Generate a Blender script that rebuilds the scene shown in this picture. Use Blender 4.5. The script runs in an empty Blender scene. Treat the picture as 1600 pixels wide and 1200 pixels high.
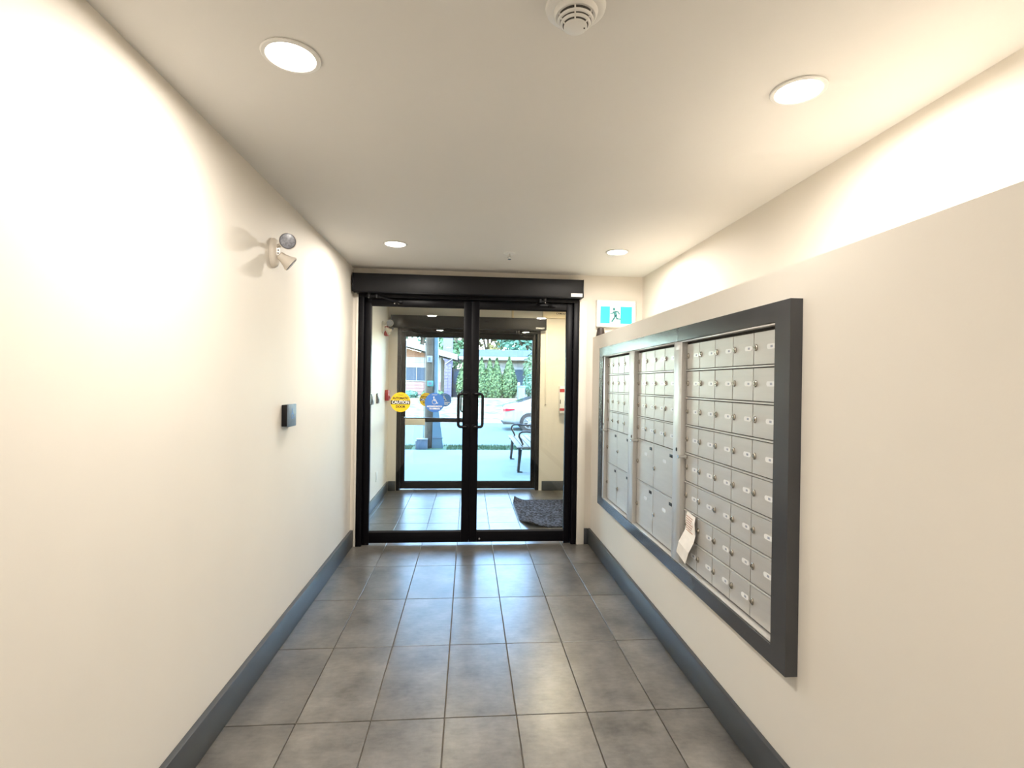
import bpy, bmesh, math, random
from mathutils import Vector, Matrix
random.seed(7)
S = bpy.context.scene
C = S.collection

# ------------------------------------------------------------------ camera
F_PX, YAW, PITCH, ROLL, EYE = 803.71, 0.08428, 0.00104, 0.01481, 1.4311
cam_d = bpy.data.cameras.new('camera'); cam = bpy.data.objects.new('camera', cam_d); C.objects.link(cam)
cam_d.sensor_fit = 'HORIZONTAL'; cam_d.sensor_width = 36.0; cam_d.lens = 36.0 * F_PX / 1600.0
cam_d.clip_start = 0.02; cam_d.clip_end = 400
_f = Vector((math.sin(YAW)*math.cos(PITCH), math.cos(YAW)*math.cos(PITCH), -math.sin(PITCH)))
_r = Vector((math.cos(YAW), -math.sin(YAW), 0)); _u = _r.cross(_f)
_r2 = _r*math.cos(ROLL) + _u*math.sin(ROLL); _u2 = -_r*math.sin(ROLL) + _u*math.cos(ROLL)
cam.matrix_world = Matrix(((_r2.x, _u2.x, -_f.x, 0), (_r2.y, _u2.y, -_f.y, 0), (_r2.z, _u2.z, -_f.z, EYE), (0, 0, 0, 1)))
S.camera = cam

# ------------------------------------------------------------------ sky, sun, exposure
w = bpy.data.worlds.new('sky'); S.world = w; w.use_nodes = True
nt = w.node_tree; nt.nodes.clear()
sky = nt.nodes.new('ShaderNodeTexSky'); sky.sky_type = 'NISHITA'; sky.sun_disc = False
sky.sun_elevation = math.radians(52); sky.sun_rotation = math.radians(200); sky.air_density = 1.0; sky.dust_density = 0.6
bg = nt.nodes.new('ShaderNodeBackground'); bg.inputs['Strength'].default_value = 2.8
out = nt.nodes.new('ShaderNodeOutputWorld')
nt.links.new(sky.outputs[0], bg.inputs[0]); nt.links.new(bg.outputs[0], out.inputs[0])
sd = bpy.data.lights.new('sun', 'SUN'); sd.energy = 3.2; sd.angle = math.radians(0.6); sd.color = (1, 0.95, 0.86)
so = bpy.data.objects.new('sun', sd); C.objects.link(so)
so.rotation_euler = Vector((0.45, 0.62, -0.95)).to_track_quat('-Z', 'Y').to_euler(); so.location = (0, -10, 30)
vs = S.view_settings
vs.view_transform = 'Standard'; vs.look = 'None'; vs.gamma = 1.0; vs.use_curve_mapping = False
vs.exposure = 0.62
S.cycles.max_bounces = 10; S.cycles.diffuse_bounces = 6; S.cycles.glossy_bounces = 5
S.cycles.transparent_max_bounces = 16; S.cycles.sample_clamp_indirect = 6.0
S.cycles.use_denoising = True
LAMP_W = 15.0
LAMP_COL = (1.0, 0.935, 0.85)

# ------------------------------------------------------------------ materials
MATS = {}
K = 1.0      # overall albedo factor (outdoor colours are dimmed to offset the strong sky light)
def nodes(name):
    m = bpy.data.materials.new(name); m.use_nodes = True
    n = m.node_tree; b = n.nodes['Principled BSDF']
    return m, n, b
def mat(name, col, rough=0.5, metal=0.0, var=0.0, scale=8.0, bump=0.0, bscale=60.0, spec=0.5, emit=None, estr=0.0, coat=0.0, rvar=0.0, stretch=None):
    """Plain principled surface with procedural colour variation and fine relief."""
    col = tuple(x*K for x in col)
    m, n, b = nodes(name)
    b.inputs['Roughness'].default_value = rough; b.inputs['Metallic'].default_value = metal
    b.inputs['Specular IOR Level'].default_value = spec
    b.inputs['Coat Weight'].default_value = coat
    c = (*col, 1)
    b.inputs['Base Color'].default_value = c
    tc = n.nodes.new('ShaderNodeTexCoord'); src = tc.outputs['Object']
    if stretch:
        mp = n.nodes.new('ShaderNodeMapping'); mp.inputs['Scale'].default_value = stretch
        n.links.new(src, mp.inputs[0]); src = mp.outputs[0]
    tx = n.nodes.new('ShaderNodeTexNoise'); tx.inputs['Scale'].default_value = scale; tx.inputs['Detail'].default_value = 6
    n.links.new(src, tx.inputs['Vector'])
    v = max(var, 0.015)
    rp = n.nodes.new('ShaderNodeValToRGB')
    rp.color_ramp.elements[0].position = 0.3; rp.color_ramp.elements[1].position = 0.7
    rp.color_ramp.elements[0].color = (*[x*(1-v) for x in col], 1)
    rp.color_ramp.elements[1].color = (*[min(1, x*(1+v)) for x in col], 1)
    n.links.new(tx.outputs[0], rp.inputs[0]); n.links.new(rp.outputs[0], b.inputs['Base Color'])
    if bump:
        t2 = n.nodes.new('ShaderNodeTexNoise'); t2.inputs['Scale'].default_value = bscale; t2.inputs['Detail'].default_value = 4
        n.links.new(src, t2.inputs['Vector'])
        bp = n.nodes.new('ShaderNodeBump'); bp.inputs['Strength'].default_value = bump; bp.inputs['Distance'].default_value = 0.002
        n.links.new(t2.outputs[0], bp.inputs['Height']); n.links.new(bp.outputs[0], b.inputs['Normal'])
    if emit:
        b.inputs['Emission Color'].default_value = (*emit, 1); b.inputs['Emission Strength'].default_value = estr
    MATS[name] = m
    return m
M_wall = mat('wall_paint', (0.70, 0.655, 0.585), 0.62, var=0.02, scale=2.0, bump=0.06, bscale=130)
M_ceil = mat('ceiling_paint', (0.74, 0.72, 0.685), 0.8, var=0.015, scale=1.5, bump=0.08, bscale=160)
M_trimw = mat('jamb_paint', (0.72, 0.68, 0.60), 0.45)
M_base = mat('baseboard_paint', (0.046, 0.050, 0.054), 0.40, var=0.06, scale=5)
M_frame = mat('surround_paint', (0.050, 0.051, 0.055), 0.24, var=0.05, scale=5)
M_black = mat('black_anodised', (0.0030, 0.0028, 0.0042), 0.40, var=0.1, scale=12, spec=0.13)
M_blackg = mat('black_gloss', (0.006, 0.006, 0.008), 0.25, spec=0.3)
M_hdr = mat('operator_black', (0.0045, 0.0045, 0.006), 0.5, var=0.08, scale=6, spec=0.28)
M_steel = mat('chrome', (0.72, 0.71, 0.69), 0.2, metal=1.0)
M_alu = mat('mailbox_aluminium', (0.53, 0.515, 0.49), 0.42, metal=0.35, var=0.035, scale=5, stretch=(1, 1, 9))
M_alur = mat('mailbox_rail_aluminium', (0.58, 0.57, 0.55), 0.36, metal=0.4, var=0.03, scale=5)
M_dark = mat('dark_gap', (0.03, 0.026, 0.022), 0.8)
M_plate = mat('plate_white', (0.80, 0.80, 0.80), 0.25)
M_mark = mat('number_ink', (0.30, 0.32, 0.38), 0.6)
M_slot = mat('slot_black', (0.006, 0.006, 0.006), 0.5)
M_brass = mat('lock_nickel', (0.48, 0.45, 0.40), 0.24, metal=1.0, var=0.1)
M_white = mat('white_plastic', (0.78, 0.77, 0.74), 0.35)
M_cream = mat('cream_plastic', (0.72, 0.66, 0.58), 0.4)
M_grill = mat('grille_dark', (0.05, 0.045, 0.04), 0.7)
M_lens = mat('lamp_lens', (0.27, 0.28, 0.32), 0.25, var=0.35, scale=90)
M_lensr = mat('lamp_rim', (0.12, 0.12, 0.14), 0.3)
M_red = mat('red_plastic', (0.40, 0.03, 0.03), 0.35)
M_yel = mat('sticker_yellow', (0.92, 0.62, 0.02), 0.4)
M_blk = mat('print_black', (0.012, 0.012, 0.012), 0.5)
M_blue = mat('sticker_blue', (0.06, 0.20, 0.58), 0.4)
M_wht = mat('print_white', (0.88, 0.88, 0.88), 0.5)
M_paper = mat('paper', (0.85, 0.80, 0.74), 0.7, var=0.04, scale=30)
M_paperp = mat('paper_print', (0.52, 0.30, 0.22), 0.7)
M_sign = mat('cream_card', (0.70, 0.66, 0.55), 0.7)
M_btn = mat('button_plate_blue', (0.16, 0.21, 0.27), 0.5, metal=0.3, var=0.15, scale=40)
M_cup = mat('cup_brown', (0.025, 0.016, 0.013), 0.35)
M_wire = mat('raceway_cream', (0.74, 0.62, 0.42), 0.45)
M_grout = mat('grout', (0.15, 0.13, 0.105), 0.9, var=0.2, scale=14)
M_exitw = mat('exit_white', (0.85, 0.88, 0.87), 0.4, emit=(0.95, 1.0, 0.98), estr=0.30)
M_exitg = mat('exit_green', (0.02, 0.45, 0.38), 0.4, emit=(0.004, 0.80, 0.60), estr=0.95)
M_exitm = mat('exit_figure', (0.04, 0.20, 0.20), 0.6, emit=(0.05, 0.30, 0.30), estr=0.15)
M_glow = mat('lamp_glow', (1, 1, 1), 0.5, emit=(1.0, 0.93, 0.80), estr=14.0)

def tile_mat():
    m, n, b = nodes('floor_tile')
    oi = n.nodes.new('ShaderNodeObjectInfo'); tc = n.nodes.new('ShaderNodeTexCoord')
    ad = n.nodes.new('ShaderNodeVectorMath'); ad.operation = 'MULTIPLY_ADD'
    ad.inputs[1].default_value = (1, 1, 1)
    sc = n.nodes.new('ShaderNodeVectorMath'); sc.operation = 'SCALE'; sc.inputs['Scale'].default_value = 37.0
    cx = n.nodes.new('ShaderNodeCombineXYZ')
    n.links.new(oi.outputs['Random'], cx.inputs[0]); n.links.new(oi.outputs['Random'], cx.inputs[1])
    n.links.new(cx.outputs[0], sc.inputs[0])
    n.links.new(tc.outputs['Object'], ad.inputs[0]); n.links.new(sc.outputs[0], ad.inputs[2])
    n1 = n.nodes.new('ShaderNodeTexNoise'); n1.inputs['Scale'].default_value = 4.5; n1.inputs['Detail'].default_value = 9; n1.inputs['Roughness'].default_value = 0.68
    n.links.new(ad.outputs[0], n1.inputs['Vector'])
    mp = n.nodes.new('ShaderNodeMapping'); mp.inputs['Scale'].default_value = (22, 60, 1)
    n.links.new(ad.outputs[0], mp.inputs[0])
    n2 = n.nodes.new('ShaderNodeTexNoise'); n2.inputs['Scale'].default_value = 1.0; n2.inputs['Detail'].default_value = 5
    n.links.new(mp.outputs[0], n2.inputs['Vector'])
    mx = n.nodes.new('ShaderNodeMath'); mx.operation = 'MULTIPLY_ADD'; mx.inputs[1].default_value = 0.25
    n.links.new(n2.outputs[0], mx.inputs[0]); n.links.new(n1.outputs[0], mx.inputs[2])
    rp = n.nodes.new('ShaderNodeValToRGB')
    rp.color_ramp.elements[0].position = 0.40; rp.color_ramp.elements[1].position = 0.90
    rp.color_ramp.elements[0].color = (0.044, 0.041, 0.036, 1); rp.color_ramp.elements[1].color = (0.182, 0.168, 0.148, 1)
    n.links.new(mx.outputs[0], rp.inputs[0])
    hv = n.nodes.new('ShaderNodeHueSaturation')
    mr = n.nodes.new('ShaderNodeMapRange'); mr.inputs[3].default_value = 0.9; mr.inputs[4].default_value = 1.1
    n.links.new(oi.outputs['Random'], mr.inputs[0]); n.links.new(mr.outputs[0], hv.inputs['Value'])
    n.links.new(rp.outputs[0], hv.inputs['Color']); n.links.new(hv.outputs[0], b.inputs['Base Color'])
    r2 = n.nodes.new('ShaderNodeMapRange'); r2.inputs[3].default_value = 0.27; r2.inputs[4].default_value = 0.33
    n.links.new(n1.outputs[0], r2.inputs[0]); n.links.new(r2.outputs[0], b.inputs['Roughness'])
    b.inputs['Specular IOR Level'].default_value = 0.6
    bp = n.nodes.new('ShaderNodeBump'); bp.inputs['Strength'].default_value = 0.03; bp.inputs['Distance'].default_value = 0.001
    n.links.new(mx.outputs[0], bp.inputs['Height']); n.links.new(bp.outputs[0], b.inputs['Normal'])
    return m
M_tile = tile_mat()
def glass_mat(name='door_glass', tint=(0.94, 0.975, 0.97)):
    m = bpy.data.materials.new(name); m.use_nodes = True; n = m.node_tree; n.nodes.clear()
    o = n.nodes.new('ShaderNodeOutputMaterial'); mx = n.nodes.new('ShaderNodeMixShader')
    fr = n.nodes.new('ShaderNodeFresnel'); fr.inputs[0].default_value = 1.45
    tr = n.nodes.new('ShaderNodeBsdfTransparent'); tr.inputs[0].default_value = (*tint, 1)
    gl = n.nodes.new('ShaderNodeBsdfGlossy'); gl.inputs['Roughness'].default_value = 0.0
    n.links.new(fr.outputs[0], mx.inputs[0]); n.links.new(tr.outputs[0], mx.inputs[1]); n.links.new(gl.outputs[0], mx.inputs[2])
    n.links.new(mx.outputs[0], o.inputs[0])
    return m
M_glass = glass_mat()
def speckle_mat(name, a, b2, scale, lo=0.45, hi=0.62, rough=0.95, bump=0.0, spec=0.2):
    a = tuple(x*K for x in a); b2 = tuple(x*K for x in b2)
    m, n, b = nodes(name)
    tc = n.nodes.new('ShaderNodeTexCoord'); tx = n.nodes.new('ShaderNodeTexNoise'); tx.inputs['Scale'].default_value = scale; tx.inputs['Detail'].default_value = 3
    n.links.new(tc.outputs['Object'], tx.inputs['Vector'])
    rp = n.nodes.new('ShaderNodeValToRGB'); rp.color_ramp.elements[0].position = lo; rp.color_ramp.elements[1].position = hi
    rp.color_ramp.elements[0].color = (*a, 1); rp.color_ramp.elements[1].color = (*b2, 1)
    n.links.new(tx.outputs[0], rp.inputs[0]); n.links.new(rp.outputs[0], b.inputs['Base Color'])
    b.inputs['Roughness'].default_value = rough; b.inputs['Specular IOR Level'].default_value = spec
    if bump:
        bp = n.nodes.new('ShaderNodeBump'); bp.inputs['Strength'].default_value = bump; bp.inputs['Distance'].default_value = 0.01
        n.links.new(tx.outputs[0], bp.inputs['Height']); n.links.new(bp.outputs[0], b.inputs['Normal'])
    return m
M_mat = speckle_mat('mat_pile', (0.006, 0.007, 0.012), (0.12, 0.13, 0.18), 48, 0.42, 0.68, bump=0.6)
M_rub = mat('mat_rubber', (0.02, 0.02, 0.022), 0.6)
# outdoors
K = 0.50
M_walk = mat('sidewalk_concrete', (0.36, 0.455, 0.435), 0.9, var=0.08, scale=1.2)
M_road = mat('asphalt', (0.12, 0.205, 0.205), 0.9, var=0.06, scale=0.8)
M_kerb = mat('kerb_concrete', (0.5, 0.5, 0.48), 0.9, var=0.1)
M_grass = speckle_mat('verge_grass', (0.08, 0.18, 0.09), (0.24, 0.36, 0.20), 22)
M_lawn = speckle_mat('dry_lawn', (0.14, 0.19, 0.10), (0.44, 0.38, 0.28), 2.6, 0.35, 0.65)
M_pole = mat('pole_wood', (0.17, 0.145, 0.11), 0.85, var=0.3, scale=9, stretch=(6, 6, 0.7), bump=0.4, bscale=30)
M_pole_shade = mat('pole_shade_blue', (0.20, 0.36, 0.48), 0.5, var=0.06)  # bluish shade of the pole, put into a colour
M_box = mat('cabinet_bluegrey', (0.22, 0.30, 0.42), 0.5, var=0.1)
M_boxl = mat('cabinet_light', (0.42, 0.46, 0.46), 0.6)
M_sigw = mat('tag_pale', (0.55, 0.66, 0.74), 0.5)
M_sigt = mat('tag_teal', (0.12, 0.52, 0.50), 0.5)
M_iron = mat('bench_iron', (0.012, 0.012, 0.016), 0.4)
M_wood = mat('bench_slat_wood', (0.36, 0.31, 0.25), 0.6, var=0.12, scale=6, stretch=(6, 0.6, 6))
M_side = mat('siding_white', (0.34, 0.325, 0.31), 0.7, var=0.04)
M_sidp = mat('siding_rose', (0.30, 0.165, 0.145), 0.7, var=0.08)
M_sido = mat('siding_orange', (0.30, 0.13, 0.06), 0.75, var=0.12)
M_fasc = mat('fascia_white', (0.34, 0.35, 0.35), 0.6)
M_roof = mat('roof_slate', (0.075, 0.105, 0.135), 0.9, var=0.15, scale=3)
M_brick = mat('pier_violet', (0.19, 0.175, 0.26), 0.85, var=0.12)
M_win = mat('window_glass_dark', (0.07, 0.10, 0.14), 0.12)
M_doord = mat('porch_dark', (0.035, 0.035, 0.04), 0.6)
M_car = mat('car_white', (0.40, 0.43, 0.44), 0.18, coat=0.8)
M_carg = mat('car_glass', (0.04, 0.06, 0.08), 0.06)
M_tyre = mat('tyre', (0.02, 0.02, 0.022), 0.8)
M_rim = mat('rim_silver', (0.62, 0.64, 0.66), 0.3, metal=0.7)
M_tail = mat('tail_red', (0.45, 0.012, 0.04), 0.2)
M_bark = mat('bark', (0.16, 0.12, 0.09), 0.9, var=0.2)
def leaf_mat(name, a, b2):
    a = tuple(x*K for x in a); b2 = tuple(x*K for x in b2)
    m, n, b = nodes(name)
    tc = n.nodes.new('ShaderNodeTexCoord'); tx = n.nodes.new('ShaderNodeTexNoise'); tx.inputs['Scale'].default_value = 7.0; tx.inputs['Detail'].default_value = 5
    n.links.new(tc.outputs['Object'], tx.inputs['Vector'])
    rp = n.nodes.new('ShaderNodeValToRGB'); rp.color_ramp.elements[0].position = 0.40; rp.color_ramp.elements[1].position = 0.65
    rp.color_ramp.elements[0].color = (*a, 1); rp.color_ramp.elements[1].color = (*b2, 1)
    n.links.new(tx.outputs[0], rp.inputs[0]); n.links.new(rp.outputs[0], b.inputs['Base Color'])
    b.inputs['Roughness'].default_value = 0.6; b.inputs['Specular IOR Level'].default_value = 0.2
    b.inputs['Subsurface Weight'].default_value = 0.0
    return m
M_cedar = leaf_mat('cedar_green', (0.030, 0.080, 0.030), (0.22, 0.34, 0.14))
M_leaf = [leaf_mat('leaf_green', (0.08, 0.20, 0.09), (0.22, 0.38, 0.18)), leaf_mat('leaf_yellow_lit', (0.30, 0.30, 0.10), (0.55, 0.48, 0.22)),  # the yellow set carries yellow-lit patches as leaf colour
          leaf_mat('leaf_teal', (0.06, 0.20, 0.13), (0.20, 0.38, 0.28))]

# ------------------------------------------------------------------ builders
ORG = {}
def tag(o, label=None, cat=None, group=None, kind=None):
    if label: o['label'] = label
    if cat: o['category'] = cat
    if group: o['group'] = group
    if kind: o['kind'] = kind
    return o
def thing(name, label, cat, loc=(0, 0, 0), group=None, kind=None):
    o = bpy.data.objects.new(name, None); o.empty_display_size = 0.05; C.objects.link(o); o.location = loc
    ORG[o.name] = Vector(loc)
    return tag(o, label, cat, group, kind)
class MB:
    """Collects shapes in world coordinates and links them as one mesh object."""
    def __init__(s): s.bm = bmesh.new()
    def box(s, x0, x1, y0, y1, z0, z1, bev=0.0, seg=2):
        mx = Matrix.Translation(((x0+x1)/2, (y0+y1)/2, (z0+z1)/2)) @ Matrix.Diagonal((abs(x1-x0), abs(y1-y0), abs(z1-z0), 1))
        r = bmesh.ops.create_cube(s.bm, size=1.0, matrix=mx)
        if bev:
            ed = list({e for v in r['verts'] for e in v.link_edges})
            bmesh.ops.bevel(s.bm, geom=ed, offset=bev, segments=seg, affect='EDGES', profile=0.5)
        return s
    def poly(s, faces_pts):
        vs_ = [s.bm.verts.new(p) for p in faces_pts]; s.bm.faces.new(vs_); return s
    def prism(s, pts, d):
        """pts: 3-D polygon, d: extrusion vector."""
        d = Vector(d); a = [s.bm.verts.new(p) for p in pts]; b = [s.bm.verts.new(Vector(p)+d) for p in pts]
        s.bm.faces.new(a); s.bm.faces.new(b[::-1])
        for i in range(len(a)):
            j = (i+1) % len(a); s.bm.faces.new((a[i], b[i], b[j], a[j]))
        bmesh.ops.recalc_face_normals(s.bm, faces=s.bm.faces[:]); return s
    def rings(s, rr, cap=True, closed=False):
        vr = [[s.bm.verts.new(p) for p in r] for r in rr]
        n = len(vr[0])
        for k in range(len(vr)-1 + (1 if closed else 0)):
            A, B = vr[k], vr[(k+1) % len(vr)]
            for i in range(n):
                j = (i+1) % n; s.bm.faces.new((A[i], A[j], B[j], B[i]))
        if cap and not closed:
            s.bm.faces.new(vr[0][::-1]); s.bm.faces.new(vr[-1])
        return s
    def cyl(s, p0, p1, r0, r1=None, n=20):
        r1 = r0 if r1 is None else r1
        p0, p1 = Vector(p0), Vector(p1); d = (p1-p0).normalized(); a = d.orthogonal().normalized(); b = d.cross(a)
        return s.rings([[p + (a*math.cos(t)+b*math.sin(t))*r for t in [2*math.pi*i/n for i in range(n)]] for p, r in ((p0, r0), (p1, r1))])
    def tube(s, pts, r, n=10):
        pts = [Vector(p) for p in pts]; rr = []
        prev = None
        for i, p in enumerate(pts):
            d = (pts[min(i+1, len(pts)-1)] - pts[max(i-1, 0)]).normalized()
            a = d.orthogonal().normalized() if prev is None else (prev - d*prev.dot(d)).normalized()
            prev = a; b = d.cross(a)
            rad = r[i] if isinstance(r, (list, tuple)) else r
            rr.append([p + (a*math.cos(t)+b*math.sin(t))*rad for t in [2*math.pi*k/n for k in range(n)]])
        return s.rings(rr)
    def lathe(s, prof, o=(0, 0, 0), axis=(0, 0, 1), n=32, cap=True):
        o = Vector(o); d = Vector(axis).normalized(); a = d.orthogonal().normalized(); b = d.cross(a)
        return s.rings([[o + d*z + (a*math.cos(t)+b*math.sin(t))*max(r, 1e-4) for t in [2*math.pi*i/n for i in range(n)]] for r, z in prof], cap)
    def stroke(s, pts, wd, y, dy, closed=False):
        """flat thick line in the XZ plane at depth y (a print or a cut-out)"""
        pts = [Vector((p[0], p[1])) for p in pts]; n = len(pts)
        for i in range(n if closed else n-1):
            a, b = pts[i], pts[(i+1) % n]; d = (b-a)
            if d.length < 1e-6: continue
            d.normalize(); q = Vector((-d.y, d.x))*wd/2; e = d*wd*0.25
            P = [a-e+q, a-e-q, b+e-q, b+e+q]
            s.prism([(p.x, y, p.y) for p in P], (0, dy, 0))
        return s
    def build(s, name, m, parent=None, origin=None, smooth=True, ang=35):
        me = bpy.data.meshes.new(name)
        o_ = Vector(origin) if origin is not None else (ORG[parent.name] if parent is not None else Vector((0, 0, 0)))
        bmesh.ops.translate(s.bm, verts=s.bm.verts, vec=-o_)
        bmesh.ops.recalc_face_normals(s.bm, faces=s.bm.faces[:])
        s.bm.to_mesh(me); s.bm.free()
        if smooth:
            me.polygons.foreach_set('use_smooth', [True]*len(me.polygons)); me.set_sharp_from_angle(angle=math.radians(ang))
        me.materials.append(m)
        ob = bpy.data.objects.new(name, me); C.objects.link(ob)
        if parent is not None:
            ob.parent = parent; ob.location = o_ - ORG[parent.name]
        else:
            ob.location = o_
        ORG[ob.name] = o_
        return ob
def arc(c, r, a0, a1, n=8):
    return [(c[0]+r*math.cos(a0+(a1-a0)*i/n), c[1]+r*math.sin(a0+(a1-a0)*i/n)) for i in range(n+1)]
def rpath(pts, r, n=5):
    """round the inner corners of a 3-D polyline"""
    pts = [Vector(p) for p in pts]; res = [pts[0]]
    for i in range(1, len(pts)-1):
        p = pts[i]; a = p + (pts[i-1]-p).normalized()*r; b = p + (pts[i+1]-p).normalized()*r
        for k in range(n+1):
            t = k/n; res.append(a*(1-t)**2 + p*2*t*(1-t) + b*t*t)
    res.append(pts[-1]); return res
def text(s, size, m, parent, cx, y, cz, name='lettering', bold=0.0, sx=1.0):
    """printed lettering facing the lobby (-Y)"""
    cu = bpy.data.curves.new('t', 'FONT'); cu.body = s; cu.size = size; cu.align_x = 'CENTER'; cu.align_y = 'CENTER'
    cu.offset = bold; cu.extrude = 0.0003; cu.resolution_u = 3
    ob = bpy.data.objects.new('t', cu); C.objects.link(ob)
    bpy.context.view_layer.update()
    me = bpy.data.meshes.new_from_object(ob.evaluated_get(bpy.context.evaluated_depsgraph_get()))
    bpy.data.objects.remove(ob); bpy.data.curves.remove(cu)
    me.transform(Matrix.Diagonal((sx, 1, 1, 1)))
    me.transform(Matrix.Rotation(math.pi/2, 4, 'X'))
    me.name = name; me.materials.clear(); me.materials.append(m)
    o = bpy.data.objects.new(name, me); C.objects.link(o); o.parent = parent
    o.location = Vector((cx, y, cz)) - ORG[parent.name]; ORG[o.name] = Vector((cx, y, cz))
    return o
def struct(mb, name, m, label, origin, **k):
    return tag(mb.build(name, m, None, origin, **k), label, None, None, 'structure')

# ================================================================== ROOM SHELL
ZC = 2.41           # ceiling
XL, XP, XU = -1.005, 1.108, 1.56      # left wall, mailbox wall, upper right wall
YB, YB2 = 4.55, 4.68                  # door wall
YV, YV2 = 6.85, 7.0                   # street wall
YR = -2.6                             # behind the viewer
XVL = -1.05
CAT = 'setting'

fl = struct(MB().box(XL-0.1, XU+0.1, YR, YV2, -0.12, -0.008), 'floor', M_grout, 'grey rectangular porcelain tile floor with thin grout lines', (0, 3, 0), smooth=False)
# tiles: 12 x 24 inch, long side towards the door
TW, TD, GX0, GY0, GAP = 0.308, 0.613, -0.697, 4.047, 0.0048
tile_mesh = {}
def tile(x0, x1, y0, y1):
    wd, dp = round(x1-x0-GAP, 4), round(y1-y0-GAP, 4)
    if wd < 0.01 or dp < 0.01: return
    key = (wd, dp)
    loc = Vector(((x0+x1)/2, (y0+y1)/2, 0))
    if key not in tile_mesh:
        mb = MB(); mb.box(-wd/2, wd/2, -dp/2, dp/2, -0.009, 0.0, 0.0012, 1)
        o = mb.build('tile', M_tile, None, (0, 0, 0), smooth=False); tile_mesh[key] = o.data
    else:
        o = bpy.data.objects.new('tile', tile_mesh[key]); C.objects.link(o)
    o.parent = fl; o.location = loc - ORG[fl.name]; ORG[o.name] = loc
for r in range(-11, 5):
    ya, yb = GY0 + r*TD, GY0 + (r+1)*TD
    ya, yb = max(ya, YR), min(yb, YV2 - 0.01)
    right = XU if yb > YB2 + 0.05 else XP
    for c in range(-2, 9):
        xa, xb = GX0 + c*TW, GX0 + (c+1)*TW
        xa, xb = max(xa, XL - (0.04 if ya > YB else 0)), min(xb, right)
        if xb - xa > 0.012 and yb - ya > 0.012: tile(xa, xb, ya, yb)

struct(MB().box(XL-0.1, XU+0.1, YR, YV2, ZC, ZC+0.15), 'ceiling', M_ceil, 'smooth pale painted ceiling with recessed downlights', (0, 2, ZC), smooth=False)
struct(MB().box(XL-0.1, XL, YR, YB, 0, ZC), 'wall_left', M_wall, 'cream painted left lobby wall with emergency light', (XL, 1, 0), smooth=False)
struct(MB().box(XU, XU+0.1, YR, YB, 0, ZC), 'wall_right', M_wall, 'cream upper right wall set back above the ledge', (XU, 1, 0), smooth=False)
struct(MB().box(XP, XU, YR, YB, 0, 1.855), 'wall_ledge', M_wall, 'cream half-height wall carrying the mailboxes with flat ledge top', (XP, 1, 0), smooth=False)
struct(MB().box(XL-0.1, XU+0.1, YR-0.1, YR, 0, ZC), 'wall_rear', M_wall, 'cream rear lobby wall behind the viewer', (0, YR, 0), smooth=False)
DX0, DX1, DZ = -0.957, 0.979, 2.20
struct(MB().box(XL-0.1, DX0, YB, YB2, 0, ZC).box(DX1, XU+0.1, YB, YB2, 0, ZC).box(DX0, DX1, YB, YB2, DZ, ZC), 'wall_front', M_wall, 'cream wall around the inner double doors', (0, YB, 0), smooth=False)
struct(MB().box(XVL-0.1, XVL, YB2, YV, 0, ZC), 'wall_vestibule_left', M_wall, 'pale vestibule left wall seen through the glass', (XVL, 5, 0), smooth=False)
struct(MB().box(XU, XU+0.1, YB2, YV, 0, ZC), 'wall_vestibule_right', M_wall, 'cream vestibule right wall', (XU, 5, 0), smooth=False)
VX0, VX1, VZ = -0.936, 0.957, 2.15
struct(MB().box(XVL-0.1, VX0, YV, YV2, 0, ZC).box(VX1, XU+0.1, YV, YV2, 0, ZC).box(VX0, VX1, YV, YV2, VZ, ZC), 'wall_street', M_wall, 'cream wall around the outer street doors', (0, YV, 0), smooth=False)
# outside face of the building above and beside the entrance
struct(MB().box(-9, VX0-0.06, YV2+0.002, YV2+0.2, -0.2, 7.5).box(VX1+0.06, 9, YV2+0.002, YV2+0.2, -0.2, 7.5).box(VX0-0.06, VX1+0.06, YV2+0.002, YV2+0.2, 2.22, 7.5), 'wall_facade', M_side, 'outer facade of the apartment building around the entrance', (0, YV2, 0), smooth=False)

# skirting boards
def skirt(name, label, x0, x1, y0, y1, h=0.142):
    return struct(MB().box(x0, x1, y0, y1, 0.0005, h, 0.004), name, M_base, label, (x0, (y0+y1)/2, 0))
skirt('baseboard_left', 'charcoal painted baseboard along the left lobby wall', XL, XL+0.026, YR, YB-0.002)
skirt('baseboard_right', 'charcoal painted baseboard below the mailboxes', XP-0.022, XP, YR, YB-0.002)
skirt('baseboard_front', 'short charcoal baseboard piece beside the inner doors', 1.048, XP-0.023, YB-0.016, YB)
skirt('baseboard_vestibule_left', 'charcoal baseboard along the vestibule left wall', XVL, XVL+0.016, YB2, YV-0.017, 0.128)
skirt('baseboard_street_left', 'short charcoal baseboard left of the street doors', XVL+0.017, VX0-0.002, YV-0.016, YV, 0.128)
skirt('baseboard_street', 'charcoal baseboard right of the street doors', VX1+0.04, XU, YV-0.016, YV, 0.128)

# pale jamb boards either side of the inner doors
struct(MB().box(0.980, 1.047, YB-0.022, YB-0.0005, 0, 2.18, 0.003), 'trim_1', M_trimw, 'cream upright jamb board right of the inner doors', (1.01, YB, 0))
struct(MB().box(XL+0.027, -0.958, YB-0.012, YB-0.0005, 0, 2.18, 0.003), 'trim_2', M_trimw, 'narrow cream jamb board left of the inner doors', (-0.97, YB, 0))

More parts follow.
